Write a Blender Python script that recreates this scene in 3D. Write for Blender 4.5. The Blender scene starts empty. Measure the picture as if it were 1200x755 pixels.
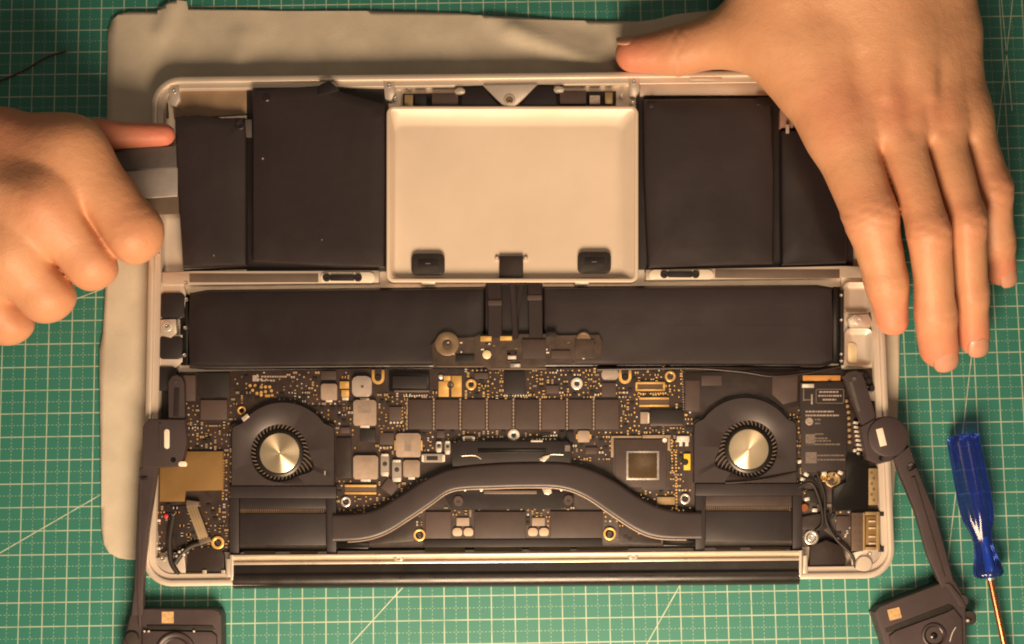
import bpy, bmesh, math, random
import numpy as np
from mathutils import Vector, Matrix

random.seed(7); rng = np.random.default_rng(7)
scene = bpy.context.scene
COL = scene.collection

# ------------------------------------------------------------------ camera
F_PX, TILT, CAM_H = 1600.0, 0.116025, 0.58779          # focal length (pixels of the 1200 px photo), tilt off straight down, height (m)
cam_d = bpy.data.cameras.new('camera'); cam = bpy.data.objects.new('camera', cam_d); COL.objects.link(cam)
cam_d.sensor_width = 36.0; cam_d.lens = 36.0 * F_PX / 1200.0
cam_d.clip_start = 0.01; cam_d.clip_end = 20
cam.location = (0, -CAM_H * math.tan(TILT), CAM_H); cam.rotation_euler = (TILT, 0, 0)
scene.camera = cam

# ------------------------------------------------------------------ light
world = bpy.data.worlds.new('World'); scene.world = world; world.use_nodes = True
bg = world.node_tree.nodes['Background']
bg.inputs[0].default_value = (1.0, 0.76, 0.56, 1); bg.inputs[1].default_value = 0.115
def area_lamp(name, loc, target, size, power, color):
    l = bpy.data.lights.new(name, 'AREA'); l.shape = 'DISK'; l.size = size; l.energy = power; l.color = color
    o = bpy.data.objects.new(name, l); COL.objects.link(o); o.location = loc
    o.rotation_euler = (Vector(target) - Vector(loc)).to_track_quat('-Z', 'Y').to_euler(); return o
area_lamp('desk_lamp', (0.01, -0.345, 0.30), (0.02, 0.0, 0.0), 0.22, 4.65, (1.0, 0.71, 0.46))
area_lamp('fill_lamp', (0.25, 0.1, 1.9), (0, 0, 0), 0.6, 2.4, (1.0, 0.74, 0.50))  # unseen overhead fill, added to lift the dark areas
scene.view_settings.view_transform = 'Standard'; scene.view_settings.look = 'None'
scene.view_settings.exposure = 0.0; scene.view_settings.gamma = 1.0
scene.view_settings.use_curve_mapping = False
scene.render.film_transparent = False
scene.cycles.pixel_filter_type = 'BLACKMAN_HARRIS'; scene.cycles.filter_width = 1.9

# ------------------------------------------------------------------ measuring: where a point seen at (u, v) of the photo stands at height z (mm)
CT, ST = math.cos(TILT), math.sin(TILT)
def W(u, v, z=0.0):
    x, y = u - 600.0, 377.5 - v
    dz = -F_PX * CT + y * ST; dy = F_PX * ST + y * CT
    t = (CAM_H - z / 1000.0) / (-dz)
    return Vector((x * t, -CAM_H * math.tan(TILT) + dy * t, z / 1000.0))
def PX(v, z=0.0):                                          # metres per photo pixel there
    return (W(601, v, z) - W(600, v, z)).length

# ------------------------------------------------------------------ materials
MATS = {}
def mat(name, color, rough=0.5, metal=0.0, var=0.12, vscale=60.0, bump=0.0, bscale=900.0, rnd=0.0, spec=0.5, rvar=0.12, coat=0.0, aniso=0.0, color2=None, dust=0.0):
    if name in MATS: return MATS[name]
    m = bpy.data.materials.new(name); m.use_nodes = True; MATS[name] = m
    nt = m.node_tree; n = nt.nodes; l = nt.links
    b = n['Principled BSDF']
    tc = n.new('ShaderNodeTexCoord')
    nz = n.new('ShaderNodeTexNoise'); nz.inputs['Scale'].default_value = vscale; nz.inputs['Detail'].default_value = 5; nz.inputs['Roughness'].default_value = 0.6
    l.new(tc.outputs['Object'], nz.inputs['Vector'])
    mx = n.new('ShaderNodeMix'); mx.data_type = 'RGBA'
    c2 = color2 or tuple(max(0, c * (1 - 2 * var)) for c in color)
    c1 = color if color2 else tuple(min(1, c * (1 + var)) for c in color)
    mx.inputs[6].default_value = (*c1, 1); mx.inputs[7].default_value = (*c2, 1)
    rp = n.new('ShaderNodeMapRange'); rp.inputs[1].default_value = 0.3; rp.inputs[2].default_value = 0.7
    l.new(nz.outputs[0], rp.inputs[0]); l.new(rp.outputs[0], mx.inputs[0])
    out = mx.outputs[2]
    if rnd > 0:
        oi = n.new('ShaderNodeObjectInfo'); hs = n.new('ShaderNodeHueSaturation')
        mr = n.new('ShaderNodeMapRange'); mr.inputs[3].default_value = 1 - rnd; mr.inputs[4].default_value = 1 + rnd
        l.new(oi.outputs['Random'], mr.inputs[0]); l.new(mr.outputs[0], hs.inputs['Value']); l.new(out, hs.inputs['Color']); out = hs.outputs[0]
    if dust:
        vo = n.new('ShaderNodeTexVoronoi'); vo.inputs['Scale'].default_value = 420; l.new(tc.outputs['Object'], vo.inputs['Vector'])
        lt = n.new('ShaderNodeMath'); lt.operation = 'LESS_THAN'; lt.inputs[1].default_value = 0.13; l.new(vo.outputs['Distance'], lt.inputs[0])
        sc_ = n.new('ShaderNodeSeparateColor'); l.new(vo.outputs['Color'], sc_.inputs[0]); gt = n.new('ShaderNodeMath'); gt.operation = 'GREATER_THAN'; gt.inputs[1].default_value = 1 - dust; l.new(sc_.outputs[0], gt.inputs[0])
        ml = n.new('ShaderNodeMath'); ml.operation = 'MULTIPLY'; l.new(lt.outputs[0], ml.inputs[0]); l.new(gt.outputs[0], ml.inputs[1])
        dm = n.new('ShaderNodeMix'); dm.data_type = 'RGBA'; dm.inputs[7].default_value = (0.22, 0.19, 0.16, 1); l.new(ml.outputs[0], dm.inputs[0]); l.new(out, dm.inputs[6]); out = dm.outputs[2]
    l.new(out, b.inputs['Base Color'])
    rr = n.new('ShaderNodeMapRange'); rr.inputs[3].default_value = max(0.03, rough - rvar); rr.inputs[4].default_value = min(1, rough + rvar)
    nz2 = n.new('ShaderNodeTexNoise'); nz2.inputs['Scale'].default_value = vscale * 2.3; nz2.inputs['Detail'].default_value = 4
    l.new(tc.outputs['Object'], nz2.inputs['Vector']); l.new(nz2.outputs[0], rr.inputs[0]); l.new(rr.outputs[0], b.inputs['Roughness'])
    b.inputs['Metallic'].default_value = metal; b.inputs['Specular IOR Level'].default_value = spec
    b.inputs['Coat Weight'].default_value = coat
    if bump > 0:
        nb = n.new('ShaderNodeTexNoise'); nb.inputs['Scale'].default_value = bscale; nb.inputs['Detail'].default_value = 3
        bp = n.new('ShaderNodeBump'); bp.inputs['Strength'].default_value = 1.0; bp.inputs['Distance'].default_value = bump / 1000.0
        l.new(tc.outputs['Object'], nb.inputs['Vector']); l.new(nb.outputs[0], bp.inputs['Height']); l.new(bp.outputs[0], b.inputs['Normal'])
    return m

ALU = mat('aluminium', (0.68, 0.59, 0.50), 0.42, 0.55, 0.06, 25, bump=0.02, bscale=3000)
ALU_BRIGHT = mat('machined_aluminium', (0.76, 0.67, 0.58), 0.30, 0.6, 0.05, 40)
PAN = mat('painted_pan', (0.74, 0.62, 0.50), 0.52, 0.25, 0.06, 14, rvar=0.14, bump=0.01, bscale=2500)
STEEL = mat('steel', (0.75, 0.71, 0.66), 0.28, 0.85, 0.08, 200, rnd=0.1)
TIN = mat('tin_solder', (0.85, 0.80, 0.72), 0.3, 0.55, 0.1, 900)
GOLD = mat('gold_plate', (0.80, 0.50, 0.17), 0.3, 0.55, 0.12, 300, rnd=0.12)
SHIELD = mat('brass_shield', (0.26, 0.155, 0.055), 0.42, 0.45, 0.07, 60)
YELLOW = mat('yellow_tape', (0.85, 0.52, 0.03), 0.5, 0.0, 0.05, 100)
PCB = mat('solder_mask', (0.0349, 0.0215, 0.0185), 0.42, 0.0, 0.25, 160, bump=0.05, bscale=1400)
PCB2 = mat('solder_mask_brown', (0.0584, 0.0395, 0.0301), 0.5, 0.0, 0.25, 200, bump=0.04, bscale=1400)
CHIP = mat('chip_epoxy', (0.0563, 0.0377, 0.0342), 0.5, 0.0, 0.12, 120, bump=0.015, bscale=4000, rnd=0.22)
CHIP_D = mat('chip_dark', (0.0167, 0.0141, 0.0130), 0.4, 0.0, 0.12, 150, bump=0.01, bscale=4000, rnd=0.2)
INDUCT = mat('inductor_body', (0.31, 0.24, 0.19), 0.55, 0.1, 0.10, 250, bump=0.03, bscale=2500, rnd=0.14)
CAPBODY = mat('capacitor_body', (0.2177, 0.1780, 0.1483), 0.5, 0.1, 0.1, 400, rnd=0.2)
BLACK = mat('black_plastic', (0.0156, 0.0119, 0.0131), 0.45, 0.0, 0.15, 80, bump=0.02, bscale=2500)
BLACK_G = mat('gloss_black', (0.0079, 0.0068, 0.0064), 0.22, 0.0, 0.15, 60)
TAPE = mat('black_tape', (0.0257, 0.0176, 0.0162), 0.36, 0.0, 0.2, 45, bump=0.10, bscale=220, dust=0.0012)
FANM = mat('fan_housing', (0.0343, 0.0255, 0.0275), 0.42, 0.0, 0.10, 60, bump=0.012, bscale=3500, dust=0.0012)
FAN_D = mat('fan_blades', (0.0092, 0.0077, 0.0071), 0.35, 0.0, 0.1, 90)
PIPE = mat('heat_pipe_paint', (0.0321, 0.0230, 0.0244), 0.40, 0.1, 0.10, 40, bump=0.015, bscale=2200, dust=0.0012)
CELL = mat('battery_film', (0.0264, 0.0190, 0.0206), 0.40, 0.0, 0.14, 22, bump=0.10, bscale=130, rvar=0.2, dust=0.0012)
CELL2 = mat('battery_film_dark', (0.0173, 0.0128, 0.0143), 0.36, 0.0, 0.14, 20, bump=0.10, bscale=110, rvar=0.2, dust=0.0012)
SPK = mat('speaker_plastic', (0.0451, 0.0320, 0.0348), 0.46, 0.0, 0.10, 70, bump=0.02, bscale=2600, dust=0.0012)
STICKER = mat('tan_sticker', (0.50, 0.33, 0.15), 0.6, 0.0, 0.18, 700)
RUBBER = mat('rubber', (0.0246, 0.0197, 0.0175), 0.5, 0.0, 0.15, 300)
WIRE = mat('wire_sleeve', (0.014, 0.011, 0.010), 0.6, 0.0, 0.1, 200)
PRINT = mat('grey_print', (0.34, 0.28, 0.24), 0.6, 0.0, 0.2, 900)
PRINT_D = mat('dim_print', (0.16, 0.13, 0.115), 0.6, 0.0, 0.2, 900)
COPPER = mat('driver_shaft', (0.56, 0.21, 0.10), 0.25, 0.9, 0.08, 120)
RED = mat('red_sleeve', (0.12, 0.014, 0.01), 0.5, 0.0, 0.1, 200)
REDDOT = mat('red_dot', (0.6, 0.02, 0.03), 0.4, 0.0, 0.1, 200)
ORANGE = mat('amber_film', (0.55, 0.26, 0.07), 0.4, 0.1, 0.1, 200)
GREYP = mat('grey_plastic', (0.0886, 0.0784, 0.0750), 0.45, 0.0, 0.08, 200)
BLADE = mat('tool_blade', (0.42, 0.38, 0.36), 0.35, 0.5, 0.08, 120)
DUCT = mat('duct_plastic', (0.0224, 0.0171, 0.0190), 0.42, 0.0, 0.10, 60, bump=0.012, bscale=3500, dust=0.0012)
DUCT2 = mat('duct_panel', (0.0177, 0.0137, 0.0154), 0.4, 0.0, 0.10, 60, bump=0.012, bscale=3500)
FINS = mat('fin_stack', (0.22, 0.15, 0.10), 0.35, 0.5, 0.1, 200)

# ------------------------------------------------------------------ mesh helpers (all take world coordinates)
def origin_of(p):
    o = Vector((0, 0, 0))
    while p is not None: o += Vector(p.location); p = p.parent
    return o
def link(name, me, parent=None, m=None, smooth=False):
    ob = bpy.data.objects.new(name, me); COL.objects.link(ob)
    if m is not None and not me.materials:
        for mm in (m if isinstance(m, (list, tuple)) else [m]): me.materials.append(mm)
    if smooth: me.polygons.foreach_set('use_smooth', [True] * len(me.polygons))
    if parent is not None: ob.parent = parent
    return ob
def place(ob, me, parent, base):
    off = origin_of(parent) if parent is not None else Vector((0, 0, 0))
    loc = base - off
    me.transform(Matrix.Translation(-base)); ob.location = loc
def finish(name, bm, m, parent=None, smooth=True, angle=35):
    me = bpy.data.meshes.new(name)
    bmesh.ops.recalc_face_normals(bm, faces=bm.faces[:])
    bm.to_mesh(me); bm.free()
    co = np.empty(len(me.vertices) * 3, dtype=np.float32); me.vertices.foreach_get('co', co); co = co.reshape(-1, 3)
    base = Vector(((co[:, 0].min() + co[:, 0].max()) / 2, (co[:, 1].min() + co[:, 1].max()) / 2, co[:, 2].min()))
    ob = link(name, me, parent, m)
    place(ob, me, parent, base)
    if smooth:
        me.polygons.foreach_set('use_smooth', [True] * len(me.polygons))
        try: me.set_sharp_from_angle(angle=math.radians(angle))
        except Exception: pass
    return ob
def thing(name, u, v, z, label, cat, group=None):
    o = bpy.data.objects.new(name, None); COL.objects.link(o); o.location = W(u, v, z); o.empty_display_size = 0.01
    return tag(o, label, cat, group)
def tag(o, label=None, cat=None, group=None, kind=None):
    if label: o['label'] = label
    if cat: o['category'] = cat
    if group: o['group'] = group
    if kind: o['kind'] = kind
    return o
def add_poly(bm, pts, z0, z1, bev=0.0, segs=2, bottom=True, mi=0):
    """prism over world xy points pts between z0 and z1 (mm); top edge bevelled by bev (mm)"""
    z0 /= 1000; z1 /= 1000; bev /= 1000
    a = sum(pts[i][0] * pts[(i + 1) % len(pts)][1] - pts[(i + 1) % len(pts)][0] * pts[i][1] for i in range(len(pts)))
    if a < 0: pts = pts[::-1]
    lo = [bm.verts.new((p[0], p[1], z0)) for p in pts]; hi = [bm.verts.new((p[0], p[1], z1)) for p in pts]
    fs = []
    n = len(pts)
    for i in range(n): fs.append(bm.faces.new((lo[i], lo[(i + 1) % n], hi[(i + 1) % n], hi[i])))
    top = bm.faces.new(hi); fs.append(top)
    if bottom: fs.append(bm.faces.new(lo[::-1]))
    for f in fs: f.material_index = mi
    if bev > 0:
        es = list(top.edges)
        if n <= 6: es += [e for v in hi for e in v.link_edges if e not in es and abs(e.verts[0].co.z - e.verts[1].co.z) > 1e-7]
        r = bmesh.ops.bevel(bm, geom=es, offset=bev, segments=segs, affect='EDGES', profile=0.6, clamp_overlap=True)
        for f in r['faces']: f.material_index = mi
def rectpts(u0, v0, u1, v1, z, rot=0.0):
    if rot:
        cu, cv = (u0 + u1) / 2, (v0 + v1) / 2; c, s = math.cos(math.radians(rot)), math.sin(math.radians(rot))
        q = [(cu + (u - cu) * c - (v - cv) * s, cv + (u - cu) * s + (v - cv) * c) for u, v in ((u0, v1), (u1, v1), (u1, v0), (u0, v0))]
    else: q = [(u0, v1), (u1, v1), (u1, v0), (u0, v0)]
    return [W(u, v, z).to_2d() for u, v in q]
def rrpts(u0, v0, u1, v1, r, z, n=5):
    q = []
    for cx, cy, a0 in ((u1 - r, v1 - r, 0), (u0 + r, v1 - r, 90), (u0 + r, v0 + r, 180), (u1 - r, v0 + r, 270)):
        for k in range(n + 1):
            a = math.radians(a0 + 90 * k / n); q.append((cx + r * math.cos(a), cy + r * math.sin(a)))
    return [W(u, v, z).to_2d() for u, v in q]
def box(name, u0, v0, u1, v1, z0, z1, m, parent=None, bev=0.25, rot=0.0, r=0.0, smooth=True, segs=2):
    bm = bmesh.new()
    pts = rrpts(u0, v0, u1, v1, r, z1) if r else rectpts(u0, v0, u1, v1, z1, rot)
    add_poly(bm, pts, z0, z1, bev, segs)
    return finish(name, bm, m, parent, smooth)
def poly(name, uv, z0, z1, m, parent=None, bev=0.3, segs=2, smooth=True):
    bm = bmesh.new(); add_poly(bm, [W(u, v, z1).to_2d() for u, v in uv], z0, z1, bev, segs)
    return finish(name, bm, m, parent, smooth)
def circ(u, v, r, n=24, a0=0): return [(u + r * math.cos(a0 + 2 * math.pi * k / n), v + r * math.sin(a0 + 2 * math.pi * k / n)) for k in range(n)]
def add_lathe(bm, u, v, prof, n=24, mi=0):
    """prof: (r_px, z_mm) from outside to inside"""
    zr = prof[0][1]; c = W(u, v, max(p[1] for p in prof)); s = PX(v, zr); rings = []
    for r, z in prof:
        if r < 1e-6: rings.append([bm.verts.new((c.x, c.y, z / 1000))])
        else: rings.append([bm.verts.new((c.x + r * s * math.cos(2 * math.pi * k / n), c.y + r * s * math.sin(2 * math.pi * k / n), z / 1000)) for k in range(n)])
    for a, b in zip(rings, rings[1:]):
        for k in range(n):
            k2 = (k + 1) % n
            if len(b) == 1: f = bm.faces.new((a[k], a[k2], b[0]))
            else: f = bm.faces.new((a[k], a[k2], b[k2], b[k]))
            f.material_index = mi
def lathe(name, u, v, prof, m, parent=None, n=24, angle=35):
    bm = bmesh.new(); add_lathe(bm, u, v, prof, n); return finish(name, bm, m, parent, True, angle)
def ring(name, u, v, ro, ri, z0, z1, m, parent=None, n=20):
    return lathe(name, u, v, [(ro, z0), (ro, z1 - 0.08), (ro - 0.4, z1), (ri + 0.4, z1), (ri, z1 - 0.08), (ri, z0 + 0.1), (0, z0 + 0.1)], m, parent, n)
def dark_hole(u, v, r, z, parent): return lathe('hole', u, v, [(r, z), (r * .98, z + .02), (0, z + .02)], BLACK_G, parent, 14)
def screw(u, v, r, z, parent, m=None, name='screw'):
    """a pan-head screw with a dark socket"""
    bm = bmesh.new()
    add_lathe(bm, u, v, [(r, z), (r, z + .35), (r * .82, z + .55), (r * .42, z + .55), (r * .36, z + .25), (0, z + .2)], 16)
    return finish(name, bm, m or STEEL, parent, True, 30)
def tube(name, pts, r, m, parent=None, n=10, caps=True):
    """pts: world Vectors, r: metres (number or list)"""
    P = [Vector(p) for p in pts]; bm = bmesh.new(); rings = []
    R = r if isinstance(r, (list, tuple)) else [r] * len(P)
    up = Vector((0, 0, 1))
    for i, p in enumerate(P):
        t = (P[min(i + 1, len(P) - 1)] - P[max(i - 1, 0)]).normalized()
        a = t.cross(up); a = a.normalized() if a.length > 1e-4 else Vector((1, 0, 0)); b = a.cross(t).normalized()
        rings.append([bm.verts.new(p + (a * math.cos(2 * math.pi * k / n) + b * math.sin(2 * math.pi * k / n)) * R[i]) for k in range(n)])
    for A, B in zip(rings, rings[1:]):
        for k in range(n): bm.faces.new((A[k], A[(k + 1) % n], B[(k + 1) % n], B[k]))
    if caps: bm.faces.new(rings[0]); bm.faces.new(rings[-1][::-1])
    return finish(name, bm, m, parent, True, 50)
def smooth_path(pts, n=8):
    P = [Vector(p) for p in pts]; out = []
    for i in range(len(P) - 1):
        p0, p1, p2, p3 = P[max(i - 1, 0)], P[i], P[i + 1], P[min(i + 2, len(P) - 1)]
        for k in range(n):
            t = k / n
            out.append(0.5 * ((2 * p1) + (p2 - p0) * t + (2 * p0 - 5 * p1 + 4 * p2 - p3) * t * t + (3 * p1 - p0 - 3 * p2 + p3) * t ** 3))
    out.append(P[-1]); return out
def cable(name, uvz, r_mm, m, parent=None): return tube(name, smooth_path([W(*q) for q in uvz]), r_mm / 1000, m, parent)
def ribbon(name, uvz, w_px, th_mm, m, parent=None, n=6, bev=False):
    """flat strip along a path"""
    P = smooth_path([W(*q) for q in uvz], n); bm = bmesh.new(); rows = []; w = w_px * PX(uvz[0][1], uvz[0][2]) / 2; th = th_mm / 1000
    for i, p in enumerate(P):
        t = (P[min(i + 1, len(P) - 1)] - P[max(i - 1, 0)]).normalized(); s = t.cross(Vector((0, 0, 1))).normalized(); u = s.cross(t).normalized()
        rows.append([bm.verts.new(p + s * a * w + u * b * th) for a, b in ((-1, 0), (-.94, 1), (.94, 1), (1, 0))])
    for A, B in zip(rows, rows[1:]):
        for k in range(4): bm.faces.new((A[k], A[(k + 1) % 4], B[(k + 1) % 4], B[k]))
    bm.faces.new(rows[0]); bm.faces.new(rows[-1][::-1])
    return finish(name, bm, m, parent, True, 40)
def surf(name, uv, z, m, parent=None):                     # thin printed sheet
    return poly(name, uv, z, z + 0.03, m, parent, 0)

#%% ------------------------------------------------------------------ cutting mat
GA, GOX, GOY = 0.0155438, -21.0581471, -11.6474676
def mat_material():
    m = bpy.data.materials.new('cutting_mat_vinyl'); m.use_nodes = True; nt = m.node_tree; n = nt.nodes; l = nt.links; b = n['Principled BSDF']
    tc = n.new('ShaderNodeTexCoord'); sp = n.new('ShaderNodeSeparateXYZ'); l.new(tc.outputs['Object'], sp.inputs[0])
    def M(op, a, c=None, d=None):
        q = n.new('ShaderNodeMath'); q.operation = op
        for i, x in enumerate((a, c, d)):
            if x is None: continue
            if hasattr(x, 'is_linked'): l.new(x, q.inputs[i])
            else: q.inputs[i].default_value = x
        return q.outputs[0]
    x, y = sp.outputs[0], sp.outputs[1]
    gx = M('SUBTRACT', M('ADD', M('MULTIPLY', x, 100 * math.cos(GA)), M('MULTIPLY', y, 100 * math.sin(GA))), GOX)
    gy = M('SUBTRACT', M('ADD', M('MULTIPLY', x, -100 * math.sin(GA)), M('MULTIPLY', y, 100 * math.cos(GA))), GOY)
    def dist(c, off): return M('ABSOLUTE', M('SUBTRACT', M('FRACT', M('ADD', c, off)), 0.5))
    def soft(d, w, s):
        q = n.new('ShaderNodeMapRange'); q.interpolation_type = 'SMOOTHSTEP'; q.inputs[1].default_value = w + s; q.inputs[2].default_value = w - s
        l.new(d, q.inputs[0]); return q.outputs[0]
    wn = n.new('ShaderNodeTexNoise'); wn.inputs['Scale'].default_value = 120; wn.inputs['Detail'].default_value = 4; l.new(tc.outputs['Object'], wn.inputs['Vector'])
    wear = n.new('ShaderNodeMapRange'); wear.inputs[1].default_value = 0.25; wear.inputs[2].default_value = 0.55; wear.inputs[3].default_value = 0.55; wear.inputs[4].default_value = 1.0
    l.new(wn.outputs[0], wear.inputs[0])
    solid = M('MAXIMUM', soft(dist(gx, 0.5), 0.024, 0.012), soft(dist(gy, 0.5), 0.024, 0.012))
    def dash(a, bb): return M('MULTIPLY', soft(dist(a, 0.0), 0.018, 0.012), soft(dist(M('MULTIPLY', bb, 6.0), 0.0), 0.27, 0.06))
    dsh = M('MULTIPLY', M('MAXIMUM', dash(gx, gy), dash(gy, gx)), 0.42)
    lines = M('MULTIPLY', M('MAXIMUM', M('MULTIPLY', solid, 0.85), dsh), wear.outputs[0])
    big = n.new('ShaderNodeTexNoise'); big.inputs['Scale'].default_value = 9; big.inputs['Detail'].default_value = 6; l.new(tc.outputs['Object'], big.inputs['Vector'])
    g = n.new('ShaderNodeMix'); g.data_type = 'RGBA'; g.inputs[6].default_value = (0.020, 0.152, 0.118, 1); g.inputs[7].default_value = (0.031, 0.192, 0.150, 1)
    l.new(big.outputs[0], g.inputs[0])
    mx = n.new('ShaderNodeMix'); mx.data_type = 'RGBA'; mx.inputs[7].default_value = (0.44, 0.52, 0.40, 1)
    l.new(g.outputs[2], mx.inputs[6]); l.new(lines, mx.inputs[0]); l.new(mx.outputs[2], b.inputs['Base Color'])
    rr = n.new('ShaderNodeMapRange'); rr.inputs[3].default_value = 0.42; rr.inputs[4].default_value = 0.60; l.new(big.outputs[0], rr.inputs[0]); l.new(rr.outputs[0], b.inputs['Roughness'])
    fb = n.new('ShaderNodeTexNoise'); fb.inputs['Scale'].default_value = 1600; bp = n.new('ShaderNodeBump'); bp.inputs['Strength'].default_value = 1; bp.inputs['Distance'].default_value = 0.00006
    l.new(tc.outputs['Object'], fb.inputs['Vector']); l.new(fb.outputs[0], bp.inputs['Height']); l.new(bp.outputs[0], b.inputs['Normal'])
    return m
bm = bmesh.new(); add_poly(bm, [(-.6, -.45), (.6, -.45), (.6, .45), (-.6, .45)], -3, 0, 0.8)
me = bpy.data.meshes.new('cutting_mat'); bm.to_mesh(me); bm.free()
cutting_mat = link('cutting_mat', me, None, mat_material())
tag(cutting_mat, 'large green cutting mat with pale centimetre grid under everything', 'cutting mat', kind='structure')
GUIDE = mat('mat_print', (0.44, 0.52, 0.40), 0.55, 0.0, 0.2, 200)
for (a, b2) in [((-30, 665.5), (128, 574)), ((60, 362), (150, 327)), ((395, 773), (500, 658)), ((740, 787), (812, 659)), ((1190, -28), (1107, 690)), ((1062, 75), (1118, -14)), ((1168, -60), (1186, 130))]:
    A, B = W(*a), W(*b2); d = (B - A).normalized(); s = Vector((-d.y, d.x, 0)) * 0.00022
    bm = bmesh.new(); add_poly(bm, [(A + s).to_2d(), (B + s).to_2d(), (B - s).to_2d(), (A - s).to_2d()], 0.0, 0.03)
    finish('guide_line', bm, GUIDE, cutting_mat, False)

# ------------------------------------------------------------------ soft cloth under the laptop
def cloth():
    out = [(126, 50), (127, 36), (131, 24), (139, 17), (152, 14), (184, 14.5), (188, 10), (197, 5), (209, 1.5), (219, 2), (221, 11), (260, 11), (330, 12.5), (420, 13), (520, 14.5), (548, 16), (575, 20), (640, 22.5), (700, 25),
           (722, 25), (745, 27), (768, 24), (790, 18), (830, 14), (880, 6), (960, 8), (1015, 14), (1040, 40), (1052, 200), (1055, 330), (1054, 430), (1051, 520), (1046, 600), (1020, 640), (900, 650), (600, 655), (300, 660),
           (150, 656), (138, 654), (128, 648), (122, 638), (119, 618), (118, 520), (117, 410), (121, 390), (124, 330), (125, 200)]
    P = [W(u, v, 1.0) for u, v in out]
    bm = bmesh.new(); f = bm.faces.new([bm.verts.new((p.x, p.y, 0)) for p in P])
    x0, x1 = min(p.x for p in P), max(p.x for p in P); y0, y1 = min(p.y for p in P), max(p.y for p in P); st = 0.0022
    for k in range(1, int((x1 - x0) / st) + 1):
        bmesh.ops.bisect_plane(bm, geom=bm.verts[:] + bm.edges[:] + bm.faces[:], plane_co=(x0 + k * st, 0, 0), plane_no=(1, 0, 0))
    for k in range(1, int((y1 - y0) / st) + 1):
        bmesh.ops.bisect_plane(bm, geom=bm.verts[:] + bm.edges[:] + bm.faces[:], plane_co=(0, y0 + k * st, 0), plane_no=(0, 1, 0))
    from mathutils import noise
    lapA, lapB = W(172, 96, 0), W(1040, 680, 0)
    for v in bm.verts:
        x, y = v.co.x, v.co.y
        h = 0.75 + 0.55 * noise.noise((x * 22, y * 22, 1.3)) + 0.35 * noise.noise((x * 60, y * 60, 4)) + 0.3 * abs(noise.noise((x * 110 + y * 40, y * 90, 9)))
        out_d = max(lapA.x - x, y - lapA.y, x - lapB.x, 0) * 1000          # mm outside the case
        k = min(1, out_d / 9)
        # folds above the case: a crease running to the thumb
        for (a, b2, hh, wd) in (((600, 40), (708, 82), 2.6, 4.0), ((575, 22), (700, 60), 1.5, 5.0), ((205, 4), (190, 40), 1.6, 4.0), ((285, 45), (280, 90), 1.2, 5.0), ((128, 150), (124, 640), 0.5, 6.0), ((740, 30), (850, 12), 1.5, 5)):
            A, B = W(*a), W(*b2); ab = (B - A).to_2d(); ap = Vector((x - A.x, y - A.y)); t = max(0, min(1, ap.dot(ab) / ab.length_squared)); dd = (ap - ab * t).length * 1000
            h += k * hh * math.exp(-(dd / wd) ** 2)
        h = max(0.25, h) if k > 0.2 else min(max(0.25, h), 0.7)
        v.co.z = h / 1000
    ob = finish('cleaning_cloth', bm, mat('cloth_fleece', (0.57, 0.51, 0.41), 0.9, 0.0, 0.10, 34, bump=0.09, bscale=1500, color2=(0.42, 0.38, 0.30)), None, True, 180)
    sm = ob.modifiers.new('thickness', 'SOLIDIFY'); sm.thickness = 0.0003; sm.offset = -0.5
    tag(ob, 'pale grey cloth with rounded corners spread under the laptop', 'cloth')
cloth()

#%% ------------------------------------------------------------------ laptop case
case = thing('laptop_case', 607, 385, 1.0, 'opened silver aluminium laptop case lying face down on the cloth', 'laptop')
BL, BR, TL = W(166, 688, 9).to_2d(), W(1050, 678, 9).to_2d(), W(177, 90, 9).to_2d()
EX = (BR - BL).normalized(); EY = Vector((-EX.y, EX.x)); CW = (BR - BL).length; CH = (TL - BL).dot(EY)
def LC(x, y): return BL + EX * x + EY * y                   # metres from the case's lower corner
def rr_local(ins, r, n=8):
    q = []; a, b2 = ins, ins; w, h = CW - ins, CH - ins; r = max(r - ins, 0.0015)
    for cx, cy, a0 in ((w - r, h - r, 0), (a + r, h - r, 90), (a + r, b2 + r, 180), (w - r, b2 + r, 270)):
        for k in range(n + 1):
            t = math.radians(a0 + 90 * k / n); q.append(LC(cx + r * math.cos(t), cy + r * math.sin(t)))
    return q
def shell(name, prof, m, parent, r=0.0125):
    bm = bmesh.new(); rings = []
    for ins, z in prof: rings.append([bm.verts.new((p.x, p.y, z / 1000)) for p in rr_local(ins / 1000, r)])
    n = len(rings[0])
    for A, B in zip(rings, rings[1:]):
        for k in range(n): bm.faces.new((A[k], A[(k + 1) % n], B[(k + 1) % n], B[k]))
    bm.faces.new(rings[-1]); bm.faces.new(rings[0][::-1])
    return finish(name, bm, m, parent, True, 40)
shell('tray', [(5, 1.0), (1.2, 2.4), (0.2, 4.5), (0, 8.3), (0.15, 8.8), (0.5, 9.0), (2.3, 9.0), (2.6, 8.8), (2.7, 7.7), (5.0, 7.6), (5.3, 7.3), (5.6, 3.8), (6.4, 3.4)], ALU, case)
# keyboard side floor under the boards is dark
poly('keyboard_backing', [(186, 436), (1036, 428), (1040, 640), (182, 648)], 3.3, 3.9, BLACK, case, 0.1)

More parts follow.
